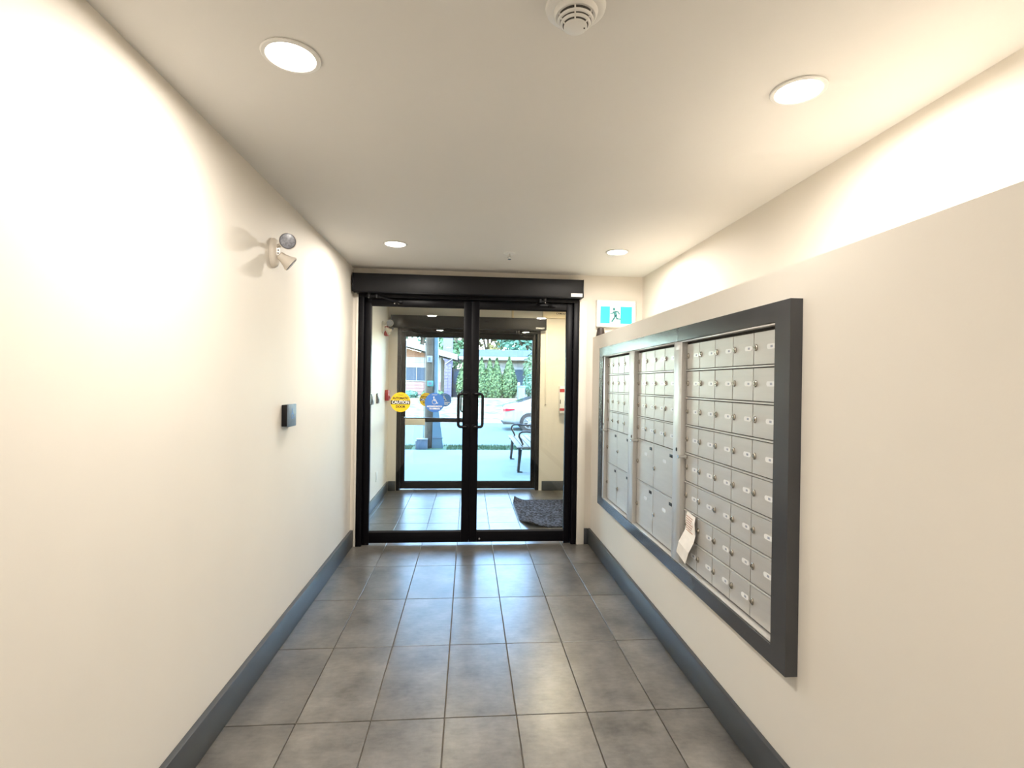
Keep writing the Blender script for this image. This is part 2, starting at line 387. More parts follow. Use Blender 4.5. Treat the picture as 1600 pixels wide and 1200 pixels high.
# ================================================================== DOORS
def door_frame(name, label, x0, x1, y0, y1, ztop, zin, jw):
    o = thing(name, label, None, ((x0+x1)/2, y0, 0), kind='structure')
    MB().box(x0, x0+jw, y0, y1, 0, zin, 0.002).build('jamb', M_black, o)
    MB().box(x1-jw, x1, y0, y1, 0, zin, 0.002).build('jamb', M_black, o)
    MB().box(x0, x1, y0, y1, zin, ztop, 0.002).build('head', M_black, o)
    return o
door_frame('trim_3', 'black metal frame around the inner glass doors', DX0+0.001, DX1-0.001, YB-0.012, YB2, DZ-0.001, 2.16, 0.047)
door_frame('trim_4', 'black metal frame around the outer street doors', VX0+0.001, VX1-0.001, YV+0.005, YV2, VZ-0.001, 2.10, 0.046)

def leaf(name, label, x0, x1, sl, sr, z0, z1, zb, zt, y0, side, pull=True):
    """glazed door leaf; side=+1 when the meeting edge is on the right"""
    th = 0.045
    o = thing(name, label, None, ((x0+x1)/2, y0, 0), kind='structure')
    MB().box(x0, x0+sl, y0, y0+th, z0, z1, 0.002).build('stile', M_black, o)
    MB().box(x1-sr, x1, y0, y0+th, z0, z1, 0.002).build('stile', M_black, o)
    MB().box(x0+sl, x1-sr, y0+0.001, y0+th-0.001, z0, zb-0.012, 0.001).build('bottom_rail', M_black, o)
    MB().box(x0+sl, x1-sr, y0+0.001, y0+th-0.001, zt+0.012, z1, 0.001).build('top_rail', M_black, o)
    gx0, gx1, gy = x0+sl, x1-sr, y0+0.019
    st = MB()
    st.prism([(gx0, y0+0.004, zb-0.012), (gx0, gy, zb), (gx0, gy, zb-0.012)], (gx1-gx0, 0, 0))
    st.prism([(gx0, y0+0.004, zt+0.012), (gx0, gy, zt+0.012), (gx0, gy, zt)], (gx1-gx0, 0, 0))
    st.build('glazing_bead', M_hdr, o, smooth=False)
    MB().box(gx0-0.004, gx1+0.004, gy, gy+0.006, zb-0.006, zt+0.006).build('glass_pane', M_glass, o, smooth=False)
    if pull:
        s = 1 if side > 0 else -1
        xs = (x1-0.030) if side > 0 else (x0+0.030)
        xg = xs - s*0.075
        za, zb2 = 1.045, 1.335
        yy = y0 - 0.062
        pts = rpath([(xs, y0-0.001, za), (xs, yy, za), (xg, yy, za), (xg, yy, zb2), (xs, yy, zb2), (xs, y0-0.001, zb2)], 0.028)
        h = MB().tube(pts, 0.0125, 12)
        h.cyl((xs, y0, za), (xs, y0-0.006, za), 0.02); h.cyl((xs, y0, zb2), (xs, y0-0.006, zb2), 0.02)
        h.build('pull_handle', M_blackg, o)
    return o
YL = 4.577
d1 = leaf('door_1', 'inner black-framed glass door leaf on the left with round stickers', -0.908, 0.0195, 0.056, 0.069, 0.018, 2.157, 0.122, 2.090, YL, 1)
d2 = leaf('door_2', 'inner black-framed glass door leaf on the right of the pair', 0.0205, 0.929, 0.069, 0.058, 0.018, 2.157, 0.122, 2.085, YL, -1)
YF = 6.93
d3 = leaf('door_3', 'outer street glass door leaf on the left with panic bar', -0.888, 0.0195, 0.054, 0.069, 0.010, 2.098, 0.112, 2.030, YF, 1, False)
d4 = leaf('door_4', 'outer street glass door leaf on the right before the bench', 0.0205, 0.909, 0.069, 0.054, 0.010, 2.098, 0.112, 2.020, YF, -1, False)
for o_, y_, z_ in ((d1, YL, 2.15), (d3, YF, 2.09)):
    MB().box(0.008, 0.034, y_+0.0455, y_+0.053, 0.02, z_, 0.001).build('astragal', M_black, o_)
# bottom door pivots
for o_, xx in ((d1, -0.880), (d2, 0.900)):
    MB().box(xx-0.028, xx+0.028, YL+0.004, YL+0.04, 0.0, 0.018, 0.002).build('pivot_block', M_black, o_)
# screws on top rail, lock on the bottom rail
for xx in (-0.655, -0.620): MB().cyl((xx, YL+0.001, 2.117), (xx, YL-0.003, 2.117), 0.006).build('screw', M_steel, d1)
MB().cyl((0.115, YL+0.001, 0.048), (0.115, YL-0.004, 0.048), 0.008).build('floor_bolt', M_steel, d2)
# panic bar + outside pull on street leaf
pb = MB().box(-0.835, 0.010, YF-0.075, YF-0.035, 0.905, 0.962, 0.006).build('panic_bar', M_blackg, d3)
MB().box(-0.880, -0.835, YF-0.08, YF-0.001, 0.895, 0.972, 0.005).build('bar_bracket', M_black, pb)
MB().box(-0.045, 0.014, YF-0.0345, YF-0.001, 0.905, 0.962, 0.004).build('bar_bracket', M_black, pb)
pts = rpath([(-0.02, YF+0.046, 1.04), (-0.02, YF+0.10, 1.04), (-0.10, YF+0.10, 1.04), (-0.10, YF+0.10, 1.32), (-0.02, YF+0.10, 1.32), (-0.02, YF+0.046, 1.32)], 0.03)
MB().tube(pts, 0.0115, 10).build('pull_handle', M_blackg, d3)
sg = thing('door_sign', 'blank cream card taped over the panic bar of the street door', 'sign', (-0.695, YF-0.08, 0.86))
MB().box(-0.825, -0.565, YF-0.0785, YF-0.0762, 0.862, 0.950, 0.0005).build('card', M_sign, sg)
MB().box(-0.73, -0.66, YF-0.0791, YF-0.0786, 0.938, 0.949).build('tape_strip', M_trimw, sg)

# ------------------------------------------------------------------ door operators
def operator(name, label, x0, x1, y0, y1, z0, z1, arms):
    o = thing(name, label, 'door operator', ((x0+x1)/2, y1, z0))
    MB().box(x0+0.010, x1-0.010, y0, y1, z0+0.006, z1, 0.004).build('housing', M_hdr, o)
    MB().box(x0, x0+0.0095, y0-0.001, y1, z0+0.004, z1+0.001, 0.002).build('end_cap', M_blackg, o)
    MB().box(x1-0.0095, x1, y0-0.001, y1, z0+0.004, z1+0.001, 0.002).build('end_cap', M_blackg, o)
    MB().box(x0+0.02, x1-0.02, y0+0.006, y1-0.006, z0, z0+0.0055).build('bottom_cover', M_black, o)
    for (xa, xb, xe, yd, zd) in arms:
        a = MB().cyl((xa, y0+0.055, z0+0.001), (xa, y0+0.055, z0-0.035), 0.014)
        a.tube([(xa, y0+0.055, z0-0.026), (xb, y0+0.020, z0-0.030)], 0.0095, 8)
        a.tube([(xb, y0+0.020, z0-0.030), (xe, yd-0.012, zd)], 0.008, 8)
        a.cyl((xb, y0+0.020, z0-0.018), (xb, y0+0.020, z0-0.044), 0.012)
        ao = a.build('arm', M_hdr, o)
        MB().box(xe-0.03, xe+0.03, yd-0.024, yd-0.002, zd-0.011, zd+0.011, 0.003).build('door_shoe', M_black, ao)
        MB().lathe([(0.006, 0), (0.008, -0.003), (0.006, -0.008)], (xa, y0+0.055, z0-0.035)).build('pivot_cap', M_steel, ao)
    return o
op1 = operator('door_operator', 'long black automatic door operator box above the inner doors', -0.990, 0.994, 4.435, YB-0.013, 2.186, 2.347,
               [(-0.86, -0.79, -0.615, YL, 2.128), (0.66, 0.615, 0.74, YL, 2.128)])
MB().box(0.880, 0.982, 4.4325, 4.4345, 2.196, 2.226, 0.0005).build('maker_plate', M_wht, op1)
op2 = operator('door_operator', 'black automatic door operator box above the far street doors', -1.008, 1.018, 6.745, YV-0.001, 2.138, 2.297,
               [(-0.86, -0.79, -0.60, YF, 2.064), (0.66, 0.615, 0.72, YF, 2.064)])
text('STANLEY', 0.028, M_wht, op2, 0.935, 6.7445, 2.165, bold=0.0006, sx=1.0)

# ------------------------------------------------------------------ round door stickers
def disc(r, cx, y, cz, dy=0.0008, n=40):
    return MB().prism([(cx+r*math.cos(2*math.pi*i/n), y, cz+r*math.sin(2*math.pi*i/n)) for i in range(n)], (0, -dy, 0))
def caution(cx, y, cz, r, label):
    o = thing('caution_sticker', label, 'sticker', (cx, y, cz), 'round automatic door stickers')
    disc(r, cx, y, cz).build('disc', M_yel, o, smooth=False)
    hw = r*0.965
    MB().prism([(cx-hw, y-0.0009, cz-r*0.22), (cx+hw, y-0.0009, cz-r*0.22), (cx+hw, y-0.0009, cz+r*0.18), (cx-hw, y-0.0009, cz+r*0.18)], (0, -0.0004, 0)).build('band', M_blk, o, smooth=False)
    text('STANLEY', r*0.15, M_blk, o, cx, y-0.0012, cz+r*0.72)
    text('AUTOMATIC', r*0.29, M_blk, o, cx, y-0.0012, cz+r*0.40, bold=r*0.014, sx=0.93)
    text('CAUTION', r*0.42, M_wht, o, cx, y-0.0018, cz-r*0.02, bold=r*0.014, sx=0.92)
    text('DOOR', r*0.31, M_blk, o, cx, y-0.0012, cz-r*0.46, bold=r*0.016)
def access_sign(mb, cx, y, cz, s, dy=-0.0004):
    mb.prism([(cx-0.10*s+0.085*s*math.cos(t), y, cz+0.43*s+0.085*s*math.sin(t)) for t in [2*math.pi*i/14 for i in range(14)]], (0, dy, 0))
    mb.stroke([(cx-0.10*s, cz+0.30*s), (cx-0.07*s, cz+0.02*s), (cx+0.16*s, cz+0.02*s), (cx+0.28*s, cz-0.30*s), (cx+0.38*s, cz-0.26*s)], 0.085*s, y, dy)
    mb.stroke([(cx-0.08*s, cz+0.17*s), (cx+0.12*s, cz+0.17*s)], 0.07*s, y, dy)
    mb.stroke(arc((cx-0.03*s, cz-0.14*s), 0.26*s, math.radians(118), math.radians(340), 14), 0.07*s, y, dy)
    return mb
def access(cx, y, cz, r, label):
    o = thing('access_sticker', label, 'sticker', (cx, y, cz), 'round automatic door stickers')
    disc(r, cx, y, cz).build('disc', M_blue, o, smooth=False)
    access_sign(MB(), cx, y-0.0009, cz+r*0.18, r*0.86).build('wheelchair_symbol', M_wht, o, smooth=False)
    text('STANLEY', r*0.14, M_wht, o, cx, y-0.0012, cz+r*0.80)
    text('ACTIVATE SWITCH', r*0.20, M_wht, o, cx, y-0.0012, cz-r*0.40, bold=r*0.012, sx=0.9)
    text('TO OPERATE', r*0.20, M_wht, o, cx, y-0.0012, cz-r*0.64, bold=r*0.012, sx=0.9)
yg = YL + 0.0188
caution(-0.594, yg, 1.252, 0.087, 'yellow round AUTOMATIC CAUTION DOOR sticker on the near glass door')
access(-0.297, yg, 1.252, 0.086, 'blue round wheelchair sticker on the near glass door')
yg2 = YF + 0.0188
caution(-0.560, yg2, 1.198, 0.090, 'yellow caution sticker on the far street door')
access(-0.318, yg2, 1.198, 0.090, 'blue wheelchair sticker on the far street door')

# ================================================================== MAILBOXES
XD, XF, XS = 1.098, 1.071, 1.064
sur = thing('mailbox_surround', 'dark grey painted wooden frame around the wall of mailboxes', 'frame', (1.1, 2.88, 0.46))
SY0, SY1, SZ0, SZ1 = 1.628, 4.135, 0.466, 1.729
IY0, IY1, IZ0, IZ1 = 1.714, 4.030, 0.532, 1.660
def sboard(pts, nm):
    """mitred board: pts (y,z)"""
    mb = MB(); mb.prism([(XS, p[0], p[1]) for p in pts], (XP-XS-0.0005, 0, 0)); return mb.build(nm, M_frame, sur, smooth=False)
sboard([(SY0, SZ1), (SY1, SZ1), (IY1, IZ1), (IY0, IZ1)], 'top_board')
sboard([(SY0, SZ0), (SY1, SZ0), (IY1, IZ0), (IY0, IZ0)], 'bottom_board')
sboard([(SY0, SZ0), (SY0, SZ1), (IY0, IZ1), (IY0, IZ0)], 'side_board')
sboard([(SY1, SZ0), (SY1, SZ1), (IY1, IZ1), (IY1, IZ0)], 'side_board')

CACHE = {}
def inst(key, maker, name, m, parent, loc):
    if key not in CACHE:
        mb = MB(); maker(mb); o = mb.build(name, m, None, (0, 0, 0)); CACHE[key] = o.data
    else:
        o = bpy.data.objects.new(name, CACHE[key]); C.objects.link(o)
    o.parent = parent; o.location = Vector(loc) - ORG[parent.name]; ORG[o.name] = Vector(loc)
    return o
def ellipse_x(mb, ry, rz, x0, x1, cy=0, cz=0, n=18):
    mb.rings([[Vector((x, cy+ry*k*math.cos(t), cz+rz*k*math.sin(t))) for t in [2*math.pi*i/n for i in range(n)]] for x, k in ((x0, 1), (x0+(x1-x0)*0.7, 1), (x1, 0.8))])
def mk_lock(mb):
    ellipse_x(mb, 0.0095, 0.0135, 0.0, -0.006)
    mb.cyl((-0.005, 0, 0.001), (-0.010, 0, 0.001), 0.0065, 0.0060, 14)
def mk_key(mb): mb.box(-0.0108, -0.0098, -0.0011, 0.0011, -0.003, 0.005)
def mk_plate(mb):
    n = 8; hw, hh = 0.026, 0.0095
    pts = []
    for cy, a0 in ((hw-hh, -math.pi/2), (-(hw-hh), math.pi/2)):
        pts += [(cy+hh*math.cos(a0+math.pi*i/n), hh*math.sin(a0+math.pi*i/n)) for i in range(n+1)]
    mb.prism([(0, p[0], p[1]) for p in pts], (-0.0012, 0, 0))
def mk_ink(mb): mb.box(-0.0004, 0, -0.007, 0.007, -0.0042, 0.0042)
def mk_slot(mb): mb.box(-0.0008, 0, -0.022, 0.022, -0.009, 0.009, 0.0003)
def mbdoor(unit, y0, y1, z0, z1, kind, lock=True, plate=True, slot=False, xoff=0.0):
    wd, hh = round(y1-y0, 4), round(z1-z0, 4)
    g = 0.0022
    loc = (XD + xoff, (y0+y1)/2, (z0+z1)/2)
    d = inst(('door', wd, hh), lambda mb: mb.box(0, 0.006, -wd/2+g, wd/2-g, -hh/2+g, hh/2-g, 0.0012, 1), 'door', M_alu, unit, loc)
    cy, cz = loc[1], loc[2]
    def addlock(y, z):
        lk = inst('lock', mk_lock, 'lock', M_brass, d, (loc[0], y, z))
        return lk
    def addplate(y, z):
        pl = inst('plate', mk_plate, 'number_plate', M_plate, d, (loc[0], y, z))
        inst('ink', mk_ink, 'number_print', M_mark, d, (loc[0]-0.0012, y-0.004, z))
    if kind == 'small':
        if lock: addlock(y1-0.020, cz+0.004)
        if plate: addplate(y0+0.036, cz+0.003)
    elif kind == 'double':
        for k in (0, 1):
            addlock(y1-0.020-k*wd/2, cz+0.004); addplate(y1-wd/2+0.036-k*wd/2, cz+0.003)
    else:
        addlock(y1-0.020, cz-0.01)
        inst('slot', mk_slot, 'vent_slot', M_slot, d, (loc[0], y0+0.045, z1-0.030))
        if plate: inst('pplate', mk_plate, 'number_plate', M_plate, d, (loc[0], cy-0.02, cz+0.055))
    return d
def unit(label, ya, yb, pa, pb, end, loc):
    """doors span ya..yb; far post occupies pa..pb; near edge at end"""
    o = thing('mailbox_unit', label, 'mailbox', loc, 'three mailbox units in the wall')
    MB().box(XD+0.0065, XP-0.0005, end+0.001, pb-0.001, IZ0+0.001, IZ1-0.001).build('back_panel', M_dark, o, smooth=False)
    MB().box(XF, XD+0.006, pa, pb-0.001, IZ0+0.001, IZ1-0.001, 0.0015).build('post', M_alur, o)
    MB().box(XF, XD+0.006, end+0.001, pa-0.0005, IZ1-0.008, IZ1-0.001, 0.001).build('top_rail', M_alur, o)
    MB().box(XF, XD+0.006, end+0.001, pa-0.0005, IZ0+0.001, IZ0+0.006, 0.001).build('bottom_rail', M_alur, o)
    return o
def rowrail(u, y0, y1, z): MB().box(XD-0.004, XD+0.005, y0, y1, z-0.0032, z+0.0036, 0.0010, 1).build('row_rail', M_alur, u)
def hole_lock(u, y, z):
    k = MB(); ellipse_x(k, 0.007, 0.010, XF, XF-0.003, y, z); k.build('post_lock', M_slot, u)
def peg(u, y, z):
    p = MB().cyl((XD, y-0.012, z), (XF-0.021, y-0.012, z), 0.0088, 0.008, 14); p.cyl((XD-0.0005, y-0.012, z), (XD-0.005, y-0.012, z), 0.013)
    p.build('latch_pin', M_steel, u)
# near unit
rows = [1.647, 1.510, 1.371, 1.233, 1.092, 0.950, 0.808, 0.671, 0.537]
Y3a, Y3b, P3 = 1.750, 2.530, 0.156
u3 = unit('nearest mailbox unit, five columns of small silver doors', Y3a, Y3b, 2.516, 2.616, IY0, (1.1, 2.1, IZ0))
for r in range(8):
    c = 0
    while c < 5:
        y1 = Y3b - c*P3; y0 = y1 - P3
        if c == 0: y1 = 2.515
        if c == 4: y0 = IY0 + 0.004
        zt, zb = rows[r]-0.0045, rows[r+1]+0.0045
        if r == 5 and c == 1:
            mbdoor(u3, y1-2*P3, y1, zb, zt, 'double'); c += 2; continue
        if c == 4:
            d = mbdoor(u3, y0, y1, zb, zt, 'small', True, False)
            if not (r == 7):
                inst('plate', mk_plate, 'number_plate', M_plate, d, (XD, y1-P3+0.040, (zt+zb)/2+0.003))
                inst('ink', mk_ink, 'number_print', M_mark, d, (XD-0.0012, y1-P3+0.036, (zt+zb)/2+0.003))
        elif r == 6 and c == 0:
            mbdoor(u3, y0, y1, zb, zt, 'small', True, False)
        else:
            mbdoor(u3, y0, y1, zb, zt, 'small')
        c += 1
    if r: rowrail(u3, IY0+0.004, 2.515, rows[r])
hole_lock(u3, 2.565, 1.105); peg(u3, 2.508, 1.077)
MB().box(XF-0.0008, XF, 2.535, 2.592, 1.615, 1.640, 0.0003).build('post_label', M_plate, u3)
# middle and far units: four columns of small doors over two rows of parcel doors
zr = [1.647, 1.510, 1.371, 1.229, 1.085]
def small_unit(lab, ya, yb, pa, pb, end, loc, plates):
    u = unit(lab, ya, yb, pa, pb, end, loc)
    p = (yb-ya)/4
    for r in range(4):
        for c in range(4):
            y1 = min(yb-c*p, pa-0.001); y0 = max(yb-(c+1)*p, end+0.002)
            mbdoor(u, y0, y1, zr[r+1]+0.0042, zr[r]-0.0042, 'small', True, plates(r, c))
        if r: rowrail(u, end+0.002, pa-0.001, zr[r])
    for (zt, zb) in ((1.0815, 0.826), (0.820, 0.541)):
        for c in range(2):
            y1 = min(yb-2*c*p, pa-0.001); y0 = max(yb-2*(c+1)*p, end+0.002)
            mbdoor(u, y0, y1, zb, zt, 'parcel', plate=plates(9, c))
    rowrail(u, end+0.002, pa-0.001, 1.0838)
    MB().box(XD-0.002, XD+0.005, end+0.002, pa-0.001, 0.8206, 0.8254).build('row_rail', M_alur, u)
    return u
u2 = small_unit('middle mailbox unit with parcel doors below four small rows', 2.655, 3.275, 3.262, 3.372, 2.617, (1.1, 2.95, IZ0), lambda r, c: True)
hole_lock(u2, 3.300, 1.095); peg(u2, 3.254, 1.077)
u1 = small_unit('farthest mailbox unit with parcel doors, nearest the glass doors', 3.420, 4.000, 3.985, IY1, 3.373, (1.1, 3.7, IZ0), lambda r, c: r in (0,) and c in (1, 2))
hole_lock(u1, 4.008, 1.12); peg(u1, 3.978, 1.077)

# folded paper hanging out of a mailbox lock
pn = thing('paper_notice', 'curled paper notice hanging from a mailbox on the nearest unit', 'paper', (XD-0.02, 2.40, 0.56))
def strip(mb, secs, th=0.0006):
    for (a, b) in zip(secs[:-1], secs[1:]):
        mb.prism([a[0], a[1], b[1], b[0]], (-th, 0, 0))
sec = [((XD-0.014, 2.452, 0.815), (XD-0.014, 2.362, 0.806)), ((XD-0.020, 2.456, 0.785), (XD-0.020, 2.358, 0.776)), ((XD-0.018, 2.454, 0.735), (XD-0.018, 2.350, 0.722)),
       ((XD-0.026, 2.468, 0.705), (XD-0.026, 2.352, 0.686)), ((XD-0.034, 2.505, 0.650), (XD-0.034, 2.388, 0.628)), ((XD-0.032, 2.535, 0.590), (XD-0.032, 2.428, 0.562))]
mb = MB(); strip(mb, sec); ps = mb.build('sheet', M_paper, pn, smooth=False)
for i in range(7):
    z = 0.800 - i*0.0115
    MB().prism([(XD-0.0225, 2.445, z), (XD-0.0225, 2.372+0.01*(i % 3), z-0.006), (XD-0.0225, 2.372+0.01*(i % 3), z-0.010), (XD-0.0225, 2.445, z-0.004)], (-0.0004, 0, 0)).build('print_line', M_paperp, pn, smooth=False)

# ================================================================== CEILING THINGS
def downlight(x, y, label, lamp=True, watt=LAMP_W, col=LAMP_COL):
    o = thing('downlight', label, 'ceiling light', (x, y, ZC), 'recessed ceiling downlights')
    MB().lathe([(0.070, -0.0005), (0.084, -0.0005), (0.086, -0.003), (0.083, -0.006), (0.072, -0.007), (0.069, -0.004)], (x, y, ZC), n=40, cap=False).build('trim_ring', M_white, o)
    MB().lathe([(0.001, -0.0045), (0.0695, -0.0045), (0.0695, -0.0005)], (x, y, ZC), n=40, cap=False).build('lens', M_glow, o)
    if lamp:
        ld = bpy.data.lights.new('lamp', 'AREA'); ld.shape = 'DISK'; ld.size = 0.13; ld.energy = watt; ld.color = col; ld.spread = math.radians(176)
        lo = bpy.data.objects.new('lamp', ld); C.objects.link(lo); lo.parent = o; lo.location = (0, 0, -0.008)
    return o
downlight(-0.548, 1.605, 'glowing ceiling downlight nearest on the left')
downlight(1.068, 1.610, 'glowing ceiling downlight at the right edge above the mailboxes')
downlight(-0.532, 3.705, 'glowing ceiling downlight by the doors above the left wall')
downlight(1.075, 3.705, 'glowing ceiling downlight by the doors near the exit sign')
downlight(-0.548, -0.50, 'glowing ceiling downlight behind the viewer on the left')
downlight(1.068, -0.50, 'glowing ceiling downlight behind the viewer on the right')
downlight(-0.10, 5.55, 'ceiling downlight inside the vestibule on the left', True, 9, (1.0, 0.80, 0.54))
downlight(1.02, 6.05, 'ceiling downlight inside the vestibule on the right', True, 22, (1.0, 0.80, 0.54))

sm = thing('smoke_detector', 'white round smoke detector on the ceiling at the top', 'smoke detector', (0.262, 1.315, ZC))
MB().lathe([(0.076, -0.0005), (0.078, -0.004), (0.076, -0.012), (0.066, -0.017), (0.05, -0.018)], sm.location, n=40).build('base_plate', M_white, sm)
MB().lathe([(0.058, -0.016), (0.056, -0.024), (0.051, -0.029), (0.030, -0.029)], sm.location, n=40).build('body', M_white, sm)
MB().lathe([(0.0455, -0.028), (0.0420, -0.040), (0.0280, -0.0545)], sm.location, n=40).build('grille', M_grill, sm)
MB().lathe([(0.0440, -0.0365), (0.0465, -0.0365), (0.0445, -0.0410), (0.0400, -0.0420)], sm.location, n=40, cap=False).build('grille_ring', M_white, sm)
MB().lathe([(0.0370, -0.0460), (0.0392, -0.0450), (0.0365, -0.0490), (0.0330, -0.0500)], sm.location, n=40, cap=False).build('grille_ring', M_white, sm)
for k in range(6):
    a = k*math.pi/3 + 0.3; c_, s_ = math.cos(a), math.sin(a)
    MB().tube([(sm.location.x+c_*0.0468, sm.location.y+s_*0.0468, ZC-0.0285), (sm.location.x+c_*0.0430, sm.location.y+s_*0.0430, ZC-0.041), (sm.location.x+c_*0.0290, sm.location.y+s_*0.0290, ZC-0.0550)], 0.0020, 6).build('grille_rib', M_white, sm)
MB().lathe([(0.0300, -0.0525), (0.0300, -0.0560), (0.026, -0.0590), (0.001, -0.0600)], sm.location, n=40).build('cap', M_white, sm)
MB().cyl((sm.location.x+0.022, sm.location.y-0.006, ZC-0.057), (sm.location.x+0.022, sm.location.y-0.006, ZC-0.0605), 0.002).build('indicator', M_grill, sm)

sp = thing('fire_sprinkler', 'small white ceiling sprinkler head before the doors', 'sprinkler', (0.292, 3.85, ZC))
MB().lathe([(0.046, -0.0005), (0.044, -0.005), (0.034, -0.009), (0.018, -0.006)], sp.location, n=28).build('escutcheon', M_white, sp)
MB().cyl((0.292, 3.85, ZC-0.006), (0.292, 3.85, ZC-0.026), 0.007, 0.005).build('body', M_steel, sp)
fr = MB()
for s_ in (-1, 1): fr.tube([(0.292+s_*0.006, 3.85, ZC-0.020), (0.292+s_*0.012, 3.85, ZC-0.032), (0.292, 3.85, ZC-0.048)], 0.002, 6)
fr.build('frame_arm', M_steel, sp)
MB().lathe([(0.004, -0.046), (0.013, -0.048), (0.013, -0.0495), (0.002, -0.050)], sp.location, n=20).build('deflector', M_steel, sp)

# ================================================================== WALL THINGS
def emergency(loc, label, flip=1.0):
    """twin-head emergency light on a wall facing +X"""
    x, y, z = loc
    o = thing('emergency_light', label, 'emergency light', loc, 'twin-head emergency lights')
    n = 26
    def ring(xx, k): return [Vector((x+xx, y+0.050*k*math.cos(t), z+0.076*k*math.sin(t))) for t in [2*math.pi*i/n for i in range(n)]]
    MB().rings([ring(0.0005, 1), ring(0.012, 1), ring(0.022, 0.9), ring(0.028, 0.7), ring(0.030, 0.3)]).build('wall_plate', M_cream, o)
    for dz in (0.014, -0.002): MB().cyl((x+0.029, y-0.006, z+dz), (x+0.033, y-0.006, z+dz), 0.004).build('screw', M_grill, o)
    def head(p0, p1, d, big):
        d = Vector(d).normalized(); p1 = Vector(p1)
        k = MB().tube([p0, p1 - d*0.015], 0.010, 10); k.build('swivel_arm', M_cream, o)
        hb = MB().lathe([(0.014, -0.036), (0.020, -0.032), (0.024, -0.010), (0.033, 0.016), (0.041, 0.030), (0.0415, 0.037), (0.037, 0.037), (0.034, 0.031)], p1, d, n=32, cap=True).build('lamp_head', M_cream, o)
        MB().lathe([(0.0385, 0.0375), (0.0375, 0.040), (0.034, 0.0405), (0.033, 0.0375)], p1, d, n=32, cap=False).build('lens_rim', M_lensr, o)
        MB().lathe([(0.0335, 0.0372), (0.0335, 0.0385), (0.012, 0.041), (0.001, 0.0415)], p1, d, n=32).build('lens', M_lens, o)
    head((x+0.022, y-0.010, z+0.030), (x+0.093, y-0.050, z+0.046), (0.28, -0.95, -0.14), True)
    head((x+0.022, y-0.004, z-0.018), (x+0.066, y-0.010, z-0.034), (0.72, 0.30, -0.60), False)
    return o
emergency((XL, 2.715, 2.078), 'cream twin-head emergency light on the left lobby wall')
emergency((XVL, 6.33, 2.09), 'twin-head emergency light on the vestibule wall through the glass')
ab = thing('alarm_strobe', 'red fire alarm strobe behind the vestibule emergency light', 'alarm', (XVL, 6.52, 2.05))
MB().box(XVL+0.0005, XVL+0.045, 6.46, 6.58, 2.00, 2.115, 0.006).build('body', M_red, ab)
MB().box(XVL+0.0455, XVL+0.062, 6.495, 6.545, 2.02, 2.06, 0.004).build('strobe_lens', M_white, ab)
dm = thing('black_dome', 'black dome in the vestibule corner by the street doors', 'camera', (XVL, 6.70, 2.13))  # unidentified black dome; 'camera' is only a category guess
MB().box(XVL+0.0005, XVL+0.03, 6.665, 6.735, 2.09, 2.17, 0.006).build('bracket', M_blackg, dm)
MB().lathe([(0.050, 0.0), (0.052, 0.012), (0.047, 0.030), (0.032, 0.046), (0.001, 0.053)], (XVL+0.031, 6.70, 2.13), (0.85, -0.5, -0.15), n=28).build('dome', M_blackg, dm)  # plain black dome on a small bracket

sw = thing('door_button', 'blue-grey square wheelchair push button on the left wall', 'button', (XL, 2.93, 1.238))
MB().box(XL+0.0005, XL+0.030, 2.872, 2.990, 1.179, 1.297, 0.003).build('back_box', M_blackg, sw)
MB().box(XL+0.0305, XL+0.040, 2.868, 2.994, 1.176, 1.300, 0.004).build('push_plate', M_btn, sw)
tmp = access_sign(MB(), 0, 0, 0, 0.062)
bmesh.ops.rotate(tmp.bm, verts=tmp.bm.verts, matrix=Matrix.Rotation(math.pi/2, 3, 'Z'))
bmesh.ops.translate(tmp.bm, verts=tmp.bm.verts, vec=(XL+0.0402, 2.931, 1.245))
tmp.build('wheelchair_symbol', M_blue, sw, smooth=False)

for yy, lb in ((5.69, 'steel switch plate on the vestibule wall, nearer of two'), (6.05, 'steel switch plate on the vestibule wall, farther of two')):
    o = thing('switch_plate', lb, 'switch', (XVL, yy, 1.235), 'vestibule switch plates')
    MB().box(XVL+0.0005, XVL+0.020, yy-0.055, yy+0.055, 1.178, 1.295, 0.003).build('plate', M_lensr, o)
    MB().box(XVL+0.0205, XVL+0.026, yy-0.038, yy+0.038, 1.196, 1.278, 0.003).build('push_pad', M_rim, o)
ps_ = thing('pull_station', 'dark red fire pull station on the vestibule wall', 'alarm', (XVL, 6.66, 1.255))
MB().box(XVL+0.0005, XVL+0.045, 6.60, 6.72, 1.19, 1.325, 0.005).build('body', M_red, ps_)
MB().box(XVL+0.0455, XVL+0.060, 6.625, 6.695, 1.215, 1.25, 0.004).build('handle', M_red, ps_)
oc = thing('outlet_cover', 'white blank outlet cover low on the vestibule wall', 'outlet', (XVL, 6.07, 0.33))
MB().box(XVL+0.0005, XVL+0.006, 6.035, 6.105, 0.27, 0.385, 0.002).build('plate', M_white, oc)
MB().box(XVL+0.0062, XVL+0.008, 6.052, 6.088, 0.295, 0.36, 0.001).build('insert', M_white, oc)

